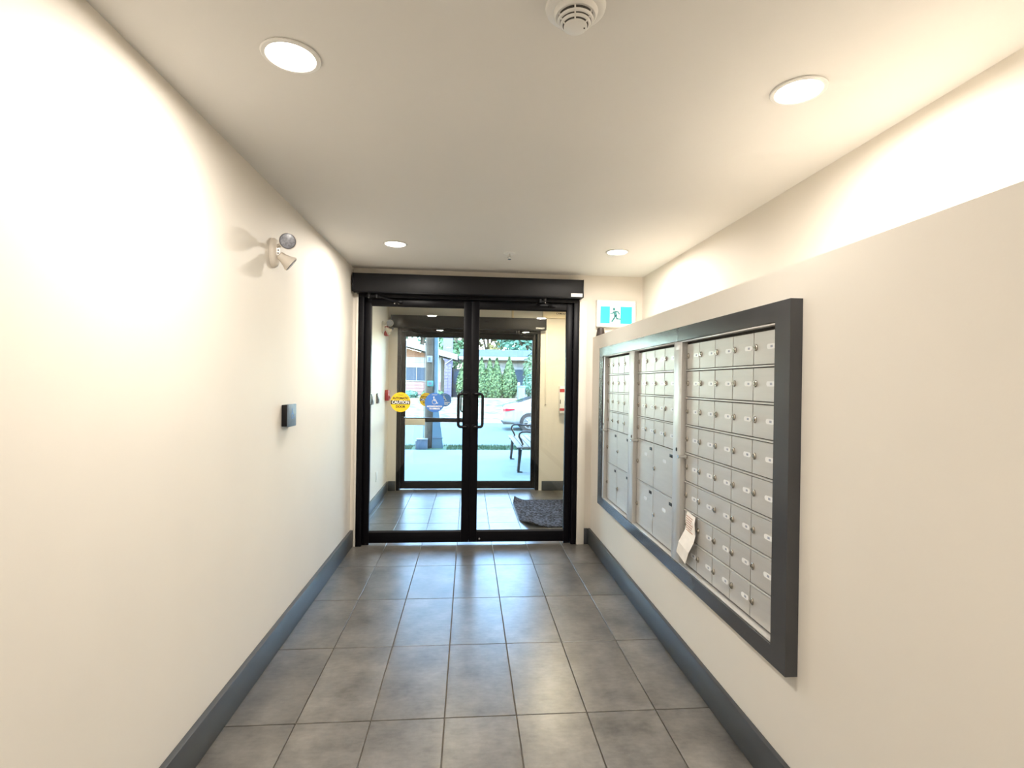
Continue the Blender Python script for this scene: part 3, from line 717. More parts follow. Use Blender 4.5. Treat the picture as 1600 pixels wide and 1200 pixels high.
# exit sign
ex = thing('exit_sign', 'lit green running man exit sign above the ledge', 'exit sign', (1.31, YB, 1.945))
MB().box(1.130, 1.487, 4.505, YB-0.0005, 1.947, 2.189, 0.006).build('housing', M_white, ex)
MB().box(1.144, 1.474, 4.5035, 4.5046, 1.960, 2.176, 0.0004).build('face', M_exitw, ex)
MB().box(1.1615, 1.2480, 4.5022, 4.5034, 1.979, 2.132).build('green_panel', M_exitg, ex)
MB().box(1.3440, 1.4500, 4.5022, 4.5034, 1.979, 2.132).build('green_panel', M_exitg, ex)
MB().box(1.2481, 1.3439, 4.5022, 4.5034, 2.1295, 2.132).box(1.2481, 1.3439, 4.5022, 4.5034, 1.979, 1.9815).build('border', M_exitg, ex)
rm = MB(); yy = 4.5030
rm.prism([(1.285+0.0125*math.cos(t), yy, 2.108+0.0125*math.sin(t)) for t in [2*math.pi*i/16 for i in range(16)]], (0, -0.0008, 0))
rm.stroke([(1.293, 2.082), (1.302, 2.050)], 0.027, yy, -0.0008)
rm.stroke([(1.287, 2.086), (1.273, 2.072), (1.253, 2.070)], 0.011, yy, -0.0008)
rm.stroke([(1.298, 2.090), (1.322, 2.084), (1.335, 2.064)], 0.0115, yy, -0.0008)
rm.stroke([(1.299, 2.050), (1.284, 2.022), (1.266, 1.997)], 0.0145, yy, -0.0008)
rm.stroke([(1.304, 2.048), (1.314, 2.022), (1.350, 2.020)], 0.0135, yy, -0.0008)
rm.build('running_man', M_exitm, ex, smooth=False)
cu = thing('paper_cup', 'dark brown cup upside down on the ledge below the exit sign', 'cup', (1.158, 4.47, 1.855))
MB().lathe([(0.040, 0.0005), (0.0405, 0.004), (0.0285, 0.078), (0.026, 0.0785), (0.024, 0.075), (0.001, 0.075)], (1.158, 4.47, 1.855), n=28).build('body', M_cup, cu)
MB().lathe([(0.0405, 0.0008), (0.042, 0.003), (0.0402, 0.0065)], (1.158, 4.47, 1.855), n=28, cap=False).build('rim', M_cup, cu)

# vestibule street wall: receiver box, raceway, extinguisher-like red and white box
rb = thing('receiver_box', 'cream wall box with dark lettering above the street doors', 'wall box', (1.14, YV, 2.31))
MB().box(0.975, 1.300, YV-0.055, YV-0.0005, 2.312, 2.402, 0.004).build('cover', M_wire, rb)
text('CAMDEN', 0.034, M_blk, rb, 1.222, YV-0.0556, 2.372, bold=0.0006)
rw = thing('cable_raceway', 'thin cream cable raceway running down beside the street doors', 'raceway', (1.035, YV, 1.16))
MB().box(1.024, 1.046, YV-0.016, YV-0.0005, 1.170, 2.311, 0.002).build('cover', M_trimw, rw)
MB().box(1.022, 1.048, YV-0.018, YV-0.0005, 1.158, 1.1695, 0.002).build('end_cap', M_cream, rw)
rw2 = thing('cable_raceway', 'short cream raceway between far door operator and ceiling', 'raceway', (0.575, YV, 2.30))
MB().box(0.562, 0.588, YV-0.018, YV-0.0005, 2.2975, 2.409, 0.002).build('cover', M_wire, rw2)
wb = thing('wall_box', 'white wall box with red bands right of the street doors', 'wall box', (1.28, YV, 1.04))
MB().box(1.212, 1.372, YV-0.085, YV-0.0005, 1.045, 1.405, 0.006).build('case', M_white, wb)
MB().box(1.211, 1.288, YV-0.0865, YV-0.086, 1.325, 1.368).build('red_band', M_red, wb)
MB().box(1.211, 1.288, YV-0.0865, YV-0.086, 1.078, 1.110).build('red_band', M_red, wb)
MB().box(1.289, 1.298, YV-0.0875, YV-0.086, 1.16, 1.395).build('red_stripe', M_red, wb)
MB().box(1.216, 1.226, YV-0.0900, YV-0.0862, 1.17, 1.225, 0.001).build('latch', M_grill, wb)

# door mat with curled corners
mt = thing('door_mat', 'charcoal ribbed door mat with curled corners in the vestibule', 'mat', (0.95, 5.68, 0))
def matz(u, v):
    # u across 0..1, v along 0..1 ; corners lift
    z = 0.0
    for (cu_, cv_, h, rad) in ((0, 1, 0.050, 0.16), (1, 1, 0.045, 0.20), (0, 0, 0.045, 0.24)):
        d = math.hypot((u-cu_)*0.8, (v-cv_)*1.18)
        if d < rad: z = max(z, h*(1-d/rad)**1.3)
    return z + 0.006*max(0, 1-u*12)
NX, NY = 26, 36
mx0, mx1, my0, my1 = 0.545, 1.36, 5.075, 6.26
bmt = MB()
for layer, nm, mm in ((0.010, 'pile', M_mat), (0.0012, 'rubber_backing', M_rub)):
    q = MB(); vv = []
    for j in range(NY+1):
        for i in range(NX+1):
            u, v = i/NX, j/NY; z = matz(u, v)
            xx, yy = mx0 + (mx1-mx0)*u, my0 + (my1-my0)*v
            if z > 0.006: # pulled in as it curls
                xx += (0.5-u)*z*1.2; yy += (0.5-v)*z*1.0
            if v < 0.22 and u < 0.5: xx += 0.07*(0.22-v)/0.22*(1-2*u)
            inset = 0.012 if layer > 0.005 else 0
            xx = min(max(xx, mx0+inset), mx1-inset)
            vv.append(q.bm.verts.new((xx, yy, z+layer)))
    for j in range(NY):
        for i in range(NX):
            a = j*(NX+1)+i; q.bm.faces.new((vv[a], vv[a+1], vv[a+NX+2], vv[a+NX+1]))
    ob = q.build(nm, mm, mt)
    md = ob.modifiers.new('thick', 'SOLIDIFY'); md.thickness = 0.008 if layer > 0.005 else 0.001; md.offset = 1 if layer < 0.005 else -1

# ================================================================== OUTDOORS
ZR = -0.40
struct(MB().box(-14, 14, YV2+0.2, 11.0, -0.5, 0.0), 'sidewalk', M_walk, 'pale concrete sidewalk outside the street doors', (0, 9, 0), smooth=False)
struct(MB().box(-0.99, 0.99, YV2+0.002, YV2+0.199, -0.3, -0.003), 'threshold', M_walk, 'concrete threshold under the street doors', (0, 7.1, 0), smooth=False)
sl = MB()
sl.prism([(-30, 11.0, 0.0), (-30, 11.75, 0.0), (-30, 12.3, -0.25), (-30, 12.3, -0.6), (-30, 11.0, -0.6)], (60, 0, 0))
struct(sl, 'verge', M_grass, 'green grass verge between sidewalk and street', (0, 11.4, 0), smooth=False)
struct(MB().box(-40, 40, 12.3, 12.5, -0.6, ZR+0.12, 0.02), 'kerb_near', M_kerb, 'concrete kerb on the near side of the street', (0, 12.4, ZR))
struct(MB().box(-40, 40, 12.5, 23.6, -0.7, ZR), 'street', M_road, 'pale asphalt street beyond the verge', (0, 18, ZR), smooth=False)
lw = MB()
lw.prism([(-40, 23.8, ZR+0.10), (-40, 31.2, 0.46), (-40, 60, 0.6), (-40, 60, -1), (-40, 23.8, -1)], (80, 0, 0))
struct(lw, 'lawn', M_lawn, 'sunlit dry lawn rising to the houses across the street', (0, 28, 0), smooth=False)
struct(MB().box(-40, 40, 23.6, 23.8, -0.7, ZR+0.12, 0.02), 'kerb_far', M_kerb, 'concrete kerb on the far side of the street', (0, 23.7, ZR))
# grass blades on the verge
bl = bmesh.new()
for i in range(9000):
    x, y = random.uniform(-3.5, 3.5), random.uniform(11.02, 11.78); h = random.uniform(0.02, 0.06)
    if -1.2 < x < -0.45 and y < 11.6: continue
    a = random.uniform(0, 6.28); wv = 0.006
    dx, dy = math.cos(a)*wv, math.sin(a)*wv
    bl.faces.new([bl.verts.new(p) for p in ((x-dx, y-dy, -0.002), (x+dx, y+dy, -0.002), (x+random.uniform(-.02, .02), y+random.uniform(-.02, .02), h))])
me = bpy.data.meshes.new('grass_blades'); bl.to_mesh(me); bl.free(); me.materials.append(M_grass)
gb = bpy.data.objects.new('grass_blades', me); C.objects.link(gb)
tag(gb, 'short green grass blades on the street verge', 'grass', None, 'stuff')
# low garden edging
struct(MB().box(-0.9, 3.6, 31.05, 31.25, 0.25, 0.52, 0.02), 'garden_edging', M_kerb, 'low concrete edging in front of the clipped cedars', (1.3, 31.1, 0.4))

# utility pole
po = thing('utility_pole', 'weathered wooden utility pole with its shaded side built in pale blue on the verge', 'pole', (-0.83, 11.38, 0))
MB().tube([(-0.845, 11.38, -0.1), (-0.850, 11.38, 1.5), (-0.852, 11.38, 4), (-0.855, 11.38, 8.5)], [0.105, 0.098, 0.09, 0.075], 20).build('shaft', M_pole, po)
MB().tube([(-0.700, 11.36, 0.0), (-0.705, 11.36, 0.3), (-0.712, 11.37, 1.5), (-0.720, 11.38, 4), (-0.735, 11.38, 7.5)], [0.055, 0.054, 0.053, 0.053, 0.05], 16).build('shaded_side', M_pole_shade, po)  # pole's shaded right side, built as a separate pale blue tube
MB().prism([(-0.775, 11.26, 0.0), (-0.530, 11.26, 0.0), (-0.560, 11.26, 0.26), (-0.655, 11.26, 0.95), (-0.755, 11.26, 0.95)], (0, 0.012, 0)).build('shaded_flare', M_pole_shade, po)  # widening foot of the same painted blue shade
MB().box(-0.770, -0.535, 11.250, 11.259, 0.215, 0.232, 0.002).build('shaded_flare_band', M_box, po)
for (x0, x1, z0, z1, mm, nm) in ((-0.905, -0.790, 1.865, 2.005, M_sigw, 'tag_plate'), (-0.895, -0.760, 1.345, 1.465, M_sigt, 'tag_plate')):
    tg = MB().box(x0, x1, 11.268, 11.276, z0, z1, 0.002).build(nm, mm, po)
    MB().box(x0+0.03, x1-0.04, 11.2665, 11.2678, z0+0.03, z1-0.03).build('print', M_box, tg)
MB().tube([(-0.965, 11.27, 0.0), (-0.955, 11.265, 0.5), (-0.958, 11.26, 1.5), (-0.93, 11.30, 4.0)], 0.006, 6).build('ground_wire', M_grill, po)
MB().box(-0.853, -0.800, 11.253, 11.271, 0.0, 0.30, 0.003).build('ground_clamp', M_grill, po)
ub = thing('utility_box', 'blue-grey utility cabinet at the foot of the pole', 'utility box', (-0.98, 11.18, 0))
MB().box(-1.085, -0.862, 11.05, 11.24, 0.0, 0.205, 0.006).build('body', M_box, ub)
MB().box(-1.095, -0.855, 11.04, 11.25, 0.2055, 0.220, 0.004).build('lid', M_boxl, ub)
MB().box(-1.112, -1.0855, 11.05, 11.24, 0.0, 0.180, 0.004).build('side_flange', M_boxl, ub)

# bench (runs away from the building, seat faces left)
bn = thing('bench', 'park bench with black iron arms and pale wooden slats on the sidewalk', 'bench', (1.05, 9.0, 0))
BY0, BY1 = 8.02, 9.90
for k in range(5):
    x0 = 0.775 + k*0.098
    MB().box(x0, x0+0.086, BY0, BY1, 0.412+0.004*(k == 0), 0.442-0.008*(k == 0), 0.008).build('seat_slat', M_wood, bn)
for k in range(3):
    z0 = 0.54 + k*0.105; xx = 1.285 + k*0.03
    MB().box(xx, xx+0.026, BY0, BY1, z0, z0+0.085, 0.006).build('back_slat', M_wood, bn)
for yy in (8.25, 9.70):
    f = MB()
    f.tube([(0.785, yy, 0.405), (0.95, yy, 0.395), (1.12, yy, 0.395), (1.27, yy, 0.405)], 0.024, 10)
    f.tube([(0.845, yy, 0.395), (0.838, yy, 0.25), (0.825, yy, 0.10), (0.818, yy, 0.02)], [0.036, 0.028, 0.024, 0.026], 10)
    f.box(0.800, 0.885, yy-0.028, yy+0.028, 0.0, 0.016, 0.004)
    f.tube([(1.24, yy, 0.40), (1.27, yy, 0.25), (1.31, yy, 0.10), (1.33, yy, 0.02)], [0.034, 0.028, 0.024, 0.026], 10)
    f.box(1.285, 1.375, yy-0.028, yy+0.028, 0.0, 0.016, 0.004)
    f.tube([(1.265, yy, 0.40), (1.29, yy, 0.60), (1.35, yy, 0.88)], 0.02, 10)
    fo = f.build('end_frame', M_iron, bn)
    MB().tube([(0.875, yy, 0.40), (0.885, yy, 0.46), (0.855, yy, 0.52), (0.825, yy, 0.575), (0.830, yy, 0.625), (0.87, yy, 0.652), (0.95, yy, 0.655), (1.10, yy, 0.640), (1.30, yy, 0.645)], 0.017, 10).build('armrest', M_iron, fo)
    MB().lathe([(0.012, 0), (0.012, 0.004), (0.008, 0.007)], (0.86, yy-0.036, 0.38), (0, -1, 0), n=12).build('bolt', M_steel, fo)

# parked car
car = thing('car', 'white sedan parked across the street, rear corner showing', 'car', (3.4, 20.5, ZR))
CX, CY0, CWD = 1.33, 19.62, 1.80
st = [ # x, half width low, z bottom, shoulder z, half width shoulder, top z, half width top
    (0.00, 0.60, 0.36, 0.72, 0.66, 0.90, 0.52), (0.06, 0.76, 0.30, 0.76, 0.80, 0.98, 0.62), (0.30, 0.86, 0.24, 0.82, 0.87, 1.05, 0.66), (0.62, 0.89, 0.22, 0.85, 0.885, 1.10, 0.66),
    (0.95, 0.90, 0.20, 0.87, 0.89, 1.20, 0.63), (1.45, 0.90, 0.20, 0.88, 0.89, 1.40, 0.58), (1.95, 0.90, 0.20, 0.88, 0.89, 1.46, 0.57), (2.50, 0.90, 0.20, 0.88, 0.89, 1.44, 0.57),
    (2.95, 0.90, 0.20, 0.87, 0.89, 1.30, 0.60), (3.45, 0.90, 0.20, 0.85, 0.885, 1.00, 0.68), (4.00, 0.88, 0.22, 0.78, 0.87, 0.88, 0.68), (4.40, 0.82, 0.25, 0.68, 0.82, 0.78, 0.62), (4.60, 0.62, 0.32, 0.58, 0.62, 0.66, 0.45)]
rr = []
cyc = CY0 + CWD/2
for (x, wl, zb, zs, ws, zt, wt) in st:
    half = [(0, zb), (wl*0.75, zb), (wl*0.95, zb+0.05), (wl, zb+0.20), (wl*1.0, (zb+zs)/2+0.05), (ws, zs), (ws*0.95, zs+0.03), ((ws*0.95+wt)/2+0.02, (zs+0.03+zt)/2), (wt, zt-0.02), (wt*0.8, zt), (0, zt)]
    pts = [Vector((CX+x, cyc-p[0], ZR+p[1])) for p in half] + [Vector((CX+x, cyc+p[0], ZR+p[1])) for p in half[-2:0:-1]]
    rr.append(pts)
cb = MB().rings(rr).build('body', M_car, car, ang=60)
md = cb.modifiers.new('smooth', 'SUBSURF'); md.levels = 1; md.render_levels = 2
def sidepane(pts, name, m, off, par):
    for s_ in (-1, 1):
        MB().prism([(CX+p[0], cyc + s_*(p[1]+off), ZR+p[2]) for p in pts], (0, s_*0.012, 0)).build(name, m, par, smooth=False)
sidepane([(1.02, 0.80, 0.955), (1.50, 0.62, 1.30), (2.00, 0.60, 1.355), (2.00, 0.80, 0.945)], 'side_window', M_carg, 0.015, car)
sidepane([(2.05, 0.80, 0.945), (2.05, 0.60, 1.355), (2.50, 0.60, 1.33), (3.10, 0.80, 0.935)], 'side_window', M_carg, 0.015, car)
MB().prism([(CX+0.58, cyc-0.55, ZR+1.125), (CX+1.38, cyc-0.50, ZR+1.375), (CX+1.38, cyc+0.50, ZR+1.375), (CX+0.58, cyc+0.55, ZR+1.125)], (0, 0, 0.012)).build('rear_window', M_carg, car, smooth=False)
MB().prism([(CX+3.42, cyc-0.58, ZR+1.04), (CX+2.62, cyc-0.50, ZR+1.42), (CX+2.62, cyc+0.50, ZR+1.42), (CX+3.42, cyc+0.58, ZR+1.04)], (0, 0, 0.012)).build('windshield', M_carg, car, smooth=False)
for s_ in (-1, 1):
    tl = MB()
    tl.rings([[Vector((CX+xx, cyc+s_*yy, ZR+zz)) for (xx, yy, zz) in r] for r in (
        [(0.02, 0.42, 0.84), (0.02, 0.42, 0.76), (0.10, 0.42, 0.76), (0.10, 0.42, 0.84)], [(0.015, 0.66, 0.86), (0.015, 0.66, 0.74), (0.12, 0.62, 0.74), (0.12, 0.62, 0.86)],
        [(0.10, 0.835, 0.87), (0.10, 0.845, 0.755), (0.20, 0.72, 0.755), (0.20, 0.72, 0.87)], [(0.46, 0.885, 0.855), (0.46, 0.89, 0.82), (0.46, 0.80, 0.82), (0.46, 0.80, 0.855)])]).build('tail_light', M_tail, car)
    MB().box(CX+4.3, CX+4.52, cyc+s_*0.62-0.12, cyc+s_*0.62+0.12, ZR+0.58, ZR+0.68, 0.02).build('headlight', M_rim, car)
    for xw in (1.02, 3.72):
        yc = cyc + s_*0.80
        ar = MB().lathe([(0.30, -0.12), (0.375, -0.12), (0.375, 0.098), (0.30, 0.098)], (CX+xw, yc, ZR+0.335), (0, s_, 0), n=32, cap=False).build('wheel_arch', M_tyre, car)
        wh = MB().lathe([(0.20, -0.10), (0.31, -0.10), (0.33, -0.07), (0.33, 0.07), (0.31, 0.10), (0.235, 0.104), (0.225, 0.08)], (CX+xw, yc, ZR+0.332), (0, s_, 0), n=36).build('tyre', M_tyre, car)
        MB().lathe([(0.235, 0.085), (0.230, 0.112), (0.205, 0.112), (0.200, 0.07)], (CX+xw, yc, ZR+0.332), (0, s_, 0), n=36, cap=False).build('rim', M_rim, wh)
        sk = MB().lathe([(0.045, 0.08), (0.045, 0.115), (0.03, 0.12)], (CX+xw, yc, ZR+0.332), (0, s_, 0), n=16)
        for k in range(8):
            a = k*math.pi/4
            sk.tube([(CX+xw+math.cos(a)*0.03, yc+s_*0.108, ZR+0.332+math.sin(a)*0.03), (CX+xw+math.cos(a)*0.21, yc+s_*0.104, ZR+0.332+math.sin(a)*0.21)], 0.015, 6)
        sk.build('spokes', M_rim, wh)
MB().box(CX+0.02, CX+0.45, cyc-0.80, cyc+0.80, ZR+0.26, ZR+0.31, 0.01).build('lower_bumper', M_tyre, car)
MB().box(CX-0.015, CX+0.02, cyc-0.26, cyc+0.26, ZR+0.60, ZR+0.72, 0.01).build('number_plate', M_boxl, car)

# ------------------------------------------------------------------ planting
def leaves(name, m, pts_fn, n, size, parent, origin):
    bm = bmesh.new(); o_ = Vector(origin)
    for i in range(n):
        p, d = pts_fn(); p = Vector(p); d = (Vector(d) + Vector((random.gauss(0, .35), random.gauss(0, .35), random.gauss(0, .35)))).normalized()
        a = d.orthogonal().normalized(); a = Matrix.Rotation(random.uniform(0, 6.28), 3, d) @ a; b = d.cross(a)
        s_ = size*random.uniform(0.6, 1.3)
        q = [p - a*s_*0.5, p + b*s_*0.32, p + a*s_*0.6, p - b*s_*0.32]
        bm.faces.new([bm.verts.new(x - o_) for x in q])
    me = bpy.data.meshes.new(name); bm.to_mesh(me); bm.free(); me.materials.append(m)
    o = bpy.data.objects.new(name, me); C.objects.link(o); tag(o, kind='stuff')
    if parent: o.parent = parent
    ORG[o.name] = o_
    return o
def cedar(x, y, z, h, r, label):
    o = thing('cedar', label, 'shrub', (x, y, z), 'clipped cedars in a row')
    def prof(t): return r*(0.80 + 0.42*math.sin(min(1, t/0.35)*math.pi/2) - 0.22)*max(0.0, 1-max(0, (t-0.25)/0.75)**1.35)
    MB().tube([(x, y, z-0.05), (x, y, z+h*0.8)], [0.06, 0.02], 8).build('trunk', M_bark, o)
    core = MB().lathe([(max(0.02, prof(t)*0.72), h*t) for t in (0.02, 0.1, 0.25, 0.4, 0.55, 0.7, 0.85, 0.96)], (x, y, z), n=14).build('inner_foliage', M_cedar, o)
    def pf():
        t = random.random()**0.85; a = random.uniform(0, 2*math.pi); q = prof(t)*random.uniform(0.78, 1.06)
        return (x+q*math.cos(a), y+q*math.sin(a), z+h*t+0.02), (math.cos(a), math.sin(a), 0.35)
    leaves('foliage', M_cedar, pf, 2600, 0.15, o, (x, y, z))
    return o
cl = ['clipped green cedar left of the door meeting stiles', 'clipped green cedar just right of the door meeting stiles', 'clipped green cedar, left of the twin pair in the row', 'clipped green cedar, right of the twin pair in the row', 'clipped green cedar at the right end of the row']
for (x, h, r), lb in zip([(-0.22, 2.55, 0.58), (0.80, 2.50, 0.50), (1.30, 2.48, 0.46), (1.74, 2.50, 0.46), (2.52, 2.58, 0.60)], cl):
    cedar(x, 32.0+random.uniform(-0.1, 0.1), 0.46, h, r, lb)

def tree(x, y, z, h, r, m, label, n=2600, size=0.42):
    o = thing('tree', label, 'tree', (x, y, z), 'trees behind the houses')
    MB().tube([(x, y, z-0.1), (x+0.1, y, z+h*0.45), (x-0.1, y, z+h*0.8)], [0.22, 0.15, 0.05], 10).build('trunk', M_bark, o)
    bl_ = [(x+random.uniform(-r, r)*0.75, y+random.uniform(-r, r)*0.6, z+h*random.uniform(0.30, 0.88), r*random.uniform(0.30, 0.55)) for _ in range(16)]
    br = MB()
    for b_ in bl_[:9]: br.tube([(x+0.05, y, z+h*0.3), ((x+b_[0])/2, (y+b_[1])/2, (z+h*0.35+b_[2])/2), b_[:3]], [0.09, 0.06, 0.02], 6)
    br.build('branches', M_bark, o)
    def pf():
        b_ = random.choice(bl_); d = Vector((random.gauss(0, 1), random.gauss(0, 1), random.gauss(0, 1))).normalized(); k = b_[3]*random.uniform(0.6, 1.0)
        return (b_[0]+d.x*k, b_[1]+d.y*k, b_[2]+d.z*k), (d.x, d.y, d.z+0.6)
    leaves('foliage', m, pf, n, size, o, (x, y, z))
for (x, y, h, r, mi, lb) in [(-8.0, 46, 10, 3.4, 0, 'broad green tree behind the gabled house roof'), (-4.9, 54, 12, 2.6, 2, 'blue-green tree rising left of the utility pole top'),
                            (-1.3, 47, 10, 2.4, 0, 'green tree beside the far chimney'), (1.9, 54, 12, 2.8, 1, 'tree with yellow light in its leaf colour above the flat roofed house'),
                            (5.2, 46, 10, 3.0, 2, 'leafy blue-green tree above the right end of the flat roof'), (9.4, 54, 12, 3.4, 0, 'broad green tree at the far right beyond the house')]:
    tree(x, y, 0.45, h, r, M_leaf[mi], lb)
def bush(x, y, z, h, r, m, label):
    o = thing('bush', label, 'shrub', (x, y, z))
    MB().tube([(x, y, z-0.05), (x+0.03, y, z+h*0.6)], [0.05, 0.02], 8).build('stem', M_bark, o)
    def pf():
        d = Vector((random.gauss(0, 1), random.gauss(0, 1), random.gauss(0, 1))).normalized(); k = random.uniform(0.7, 1.0)
        return (x+d.x*r*k, y+d.y*r*k, z+h*0.52+d.z*h*0.5*k), (d.x, d.y, d.z+0.3)
    leaves('foliage', m, pf, 1500, 0.16, o, (x, y, z))
bush(4.05, 31.6, 0.44, 1.7, 0.75, M_leaf[2], 'loose leafy bush at the right beside the cedars')
bush(4.35, 33.6, 0.46, 3.3, 0.85, M_leaf[0], 'tall leafy shrub against the right end of the house')
bush(-2.2, 32.2, 0.40, 0.55, 0.7, M_leaf[0], 'low bush in front of the gabled house')
bush(-3.7, 32.3, 0.40, 0.5, 0.6, M_leaf[2], 'low bush left of the utility pole before the house')
bi = thing('wheelie_bin', 'blue-grey bin standing right of the cedars', 'bin', (3.12, 30.4, 0.38))
MB().prism([(2.95, 30.2, 0.37), (3.29, 30.2, 0.37), (3.34, 30.2, 1.22), (2.90, 30.2, 1.22)], (0, 0.5, 0)).build('body', M_box, bi, smooth=False)
MB().box(2.88, 3.36, 30.16, 30.74, 1.225, 1.30, 0.02).build('lid', M_box, bi)
MB().box(2.90, 3.02, 30.1, 30.5, 1.305, 1.50, 0.02).build('bag', M_boxl, bi)
for xx in (2.96, 3.27): MB().cyl((xx-0.02, 30.72, 0.47), (xx+0.02, 30.72, 0.47), 0.1, n=16).build('wheel', M_tyre, bi)

# ------------------------------------------------------------------ gabled house
HY = 34.0
h1 = thing('house', 'gabled house with white siding and rose planks behind the pole', 'house', (-4.5, HY, 0.5))
MB().box(-8.2, -1.82, HY+0.03, HY+8, 0.3, 3.05).build('wall_core', M_side, h1, smooth=False)
# roof slopes down to the right; gable end faces the street
def zroof(x): return 3.93 + (x+4.07)*(-0.255)      # underside line of rake
MB().prism([(-8.2, HY+0.06, 3.05), (-1.80, HY+0.06, 3.05), (-1.80, HY+0.06, zroof(-1.8)-0.30), (-4.9, HY+0.06, zroof(-4.9)-0.30), (-8.2, HY+0.06, 3.35)], (0, 7.9, 0)).build('gable_core', M_sido, h1, smooth=False)
MB().prism([(-5.2, HY-0.75, zroof(-5.2)+0.12), (-0.75, HY-0.75, zroof(-0.75)+0.12), (-0.75, HY-0.75, zroof(-0.75)), (-5.2, HY-0.75, zroof(-5.2))], (0, 9.2, 0)).build('roof', M_roof, h1, smooth=False)
MB().prism([(-9.2, HY-0.75, 3.35), (-5.2, HY-0.75, zroof(-5.2)), (-5.2, HY-0.75, zroof(-5.2)+0.12), (-9.2, HY-0.75, 3.47)], (0, 9.2, 0)).build('roof', M_roof, h1, smooth=False)
MB().prism([(-5.2, HY-0.80, zroof(-5.2)+0.16), (-0.72, HY-0.80, zroof(-0.72)+0.16), (-0.72, HY-0.80, zroof(-0.72)-0.20), (-5.2, HY-0.80, zroof(-5.2)-0.20)], (0, 0.045, 0)).build('rake_board', M_fasc, h1, smooth=False)
MB().prism([(-9.2, HY-0.80, 3.2), (-5.2, HY-0.80, zroof(-5.2)-0.20), (-5.2, HY-0.80, zroof(-5.2)+0.16), (-9.2, HY-0.80, 3.51)], (0, 0.045, 0)).build('rake_board', M_fasc, h1, smooth=False)
# planks
def plank(z0, z1, x0, x1, m):
    MB().prism([(x0, HY-0.03, z0), (x0, HY+0.028, z0), (x0, HY+0.028, z1), (x0, HY-0.008, z1)], (x1-x0, 0, 0)).build('siding_plank', m, h1, smooth=False)
zz = 0.62
while zz < 1.42:
    plank(zz, zz+0.20, -8.2, -1.82, M_sidp); zz += 0.205
WX0, WX1, WZ0, WZ1 = -5.4, -2.45, 1.53, 2.38
zz = 1.46
for (a, b_) in ((2.40, 2.72), (2.725, 3.045)): plank(a, b_, -8.2, -1.82, M_side)
for (a, b_) in ((1.46, 1.90), (1.905, 2.395)):
    plank(a, b_, -8.2, WX0-0.06, M_side); plank(a, b_, WX1+0.06, -1.82, M_side)
wn = MB().box(WX0, WX1, HY+0.0, HY+0.029, WZ0, WZ1).build('window', M_win, h1, smooth=False)
wf = MB()
wf.box(WX0-0.06, WX1+0.06, HY-0.05, HY+0.02, WZ0-0.06, WZ0, 0.005).box(WX0-0.06, WX1+0.06, HY-0.05, HY+0.02, WZ1, WZ1+0.06, 0.005)
wf.box(WX0-0.06, WX0, HY-0.05, HY+0.02, WZ0, WZ1).box(WX1, WX1+0.06, HY-0.05, HY+0.02, WZ0, WZ1)
wf.build('window_frame', M_fasc, wn, smooth=False)
for xx in (-4.4, -3.4): MB().box(xx-0.018, xx+0.018, HY-0.04, HY-0.001, WZ0, WZ1).build('mullion', M_fasc, wn, smooth=False)
for i in range(5):   # orange planks of the gable
    a = 3.05 + i*0.15; xm = -4.07 + (zroof(-4.07)-0.30-a-0.14)/0.255
    if xm > -8: MB().box(-7.6 if i else -8.2, xm, HY+0.02, HY+0.0595, a, a+0.14).build('gable_plank', M_sido, h1, smooth=False)
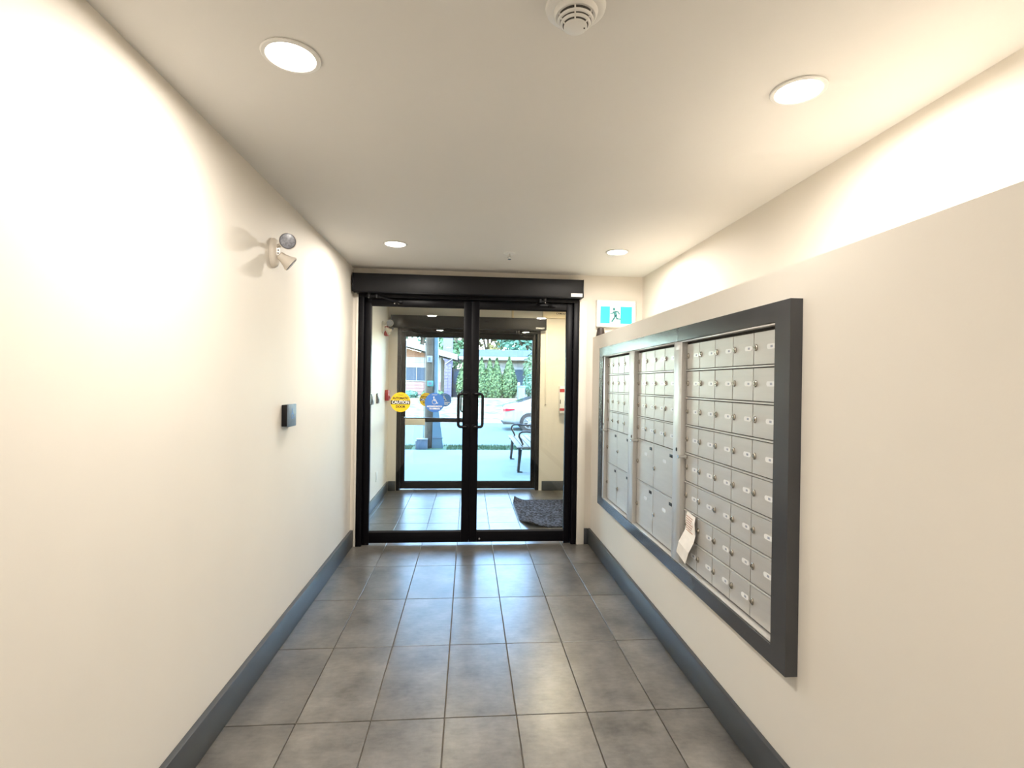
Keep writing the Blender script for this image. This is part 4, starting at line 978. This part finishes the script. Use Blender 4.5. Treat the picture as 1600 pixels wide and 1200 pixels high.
# brick pier, bracket and dark porch
pr = thing('brick_pier', 'violet grey brick pier at the end of the gabled house', 'pier', (-1.33, HY-0.4, 0.5))
MB().box(-1.55, -1.10, HY-0.55, HY-0.15, 0.42, 2.92).build('core', M_brick, pr, smooth=False)
for i in range(12):
    z0 = 0.44 + i*0.205
    for j in range(2):
        x0 = -1.56 + j*0.235
        inst('pierblock', lambda mb: mb.box(-0.112, 0.112, -0.02, 0.02, -0.097, 0.097, 0.008, 1), 'block', M_brick, pr, (x0+0.112, HY-0.555, z0+0.1))
pc = thing('porch', 'dark recessed porch door between brick pier and cedars', 'porch', (-0.75, HY+0.4, 0.5))
MB().box(-1.08, -0.30, HY+0.30, HY+0.40, 0.42, 2.35).build('door_panel', M_doord, pc, smooth=False)
MB().box(-0.98, -0.55, HY+0.27, HY+0.299, 1.35, 2.20).build('door_window', M_win, pc, smooth=False)
MB().box(-1.10, -1.04, HY+0.20, HY+0.299, 0.42, 2.42).build('post', M_blackg, pc, smooth=False)
MB().tube([(-1.50, HY-0.6, 2.62), (-1.02, HY-0.72, 2.98)], 0.035, 8).build('eave_bracket', M_fasc, pr)
chm = thing('chimney', 'pale block chimney rising behind the house roofs', 'chimney', (-1.75, 43.6, 0.5))
MB().box(-2.15, -1.35, 43.2, 44.0, 0.4, 5.2).build('stack', M_brick, chm, smooth=False)
MB().box(-2.22, -1.28, 43.13, 44.07, 5.205, 5.33, 0.02).build('cap', M_fasc, chm)

# ------------------------------------------------------------------ low house behind the cedars
h2 = thing('house', 'low white house with blue-grey roof behind the cedars', 'house', (1.5, 36, 0.5))
MB().box(-0.5, 5.6, 35.6, 41, 0.3, 2.98).build('wall_core', M_side, h2, smooth=False)
MB().prism([(-0.62, 34.9, 3.25), (-0.62, 37.9, 3.90), (-0.62, 41.5, 3.25), (-0.62, 41.5, 3.15), (-0.62, 34.9, 3.15)], (6.8, 0, 0)).build('roof', M_roof, h2, smooth=False)
MB().box(-0.68, 6.25, 34.82, 34.895, 3.00, 3.22, 0.01).build('fascia', M_fasc, h2)
zz = 0.5
while zz < 2.9:
    MB().prism([(-0.5, 35.53, zz), (-0.5, 35.599, zz), (-0.5, 35.599, zz+0.295), (-0.5, 35.56, zz+0.295)], (6.1, 0, 0)).build('siding_plank', M_side, h2, smooth=False); zz += 0.30
w2 = MB().box(3.2, 4.2, 35.50, 35.529, 1.3, 2.4).build('window', M_win, h2, smooth=False)
MB().box(3.12, 4.28, 35.48, 35.529, 1.2, 1.295).box(3.12, 4.28, 35.48, 35.529, 2.405, 2.5).box(3.12, 3.195, 35.48, 35.529, 1.3, 2.4).box(4.205, 4.28, 35.48, 35.529, 1.3, 2.4).build('window_frame', M_fasc, w2, smooth=False)
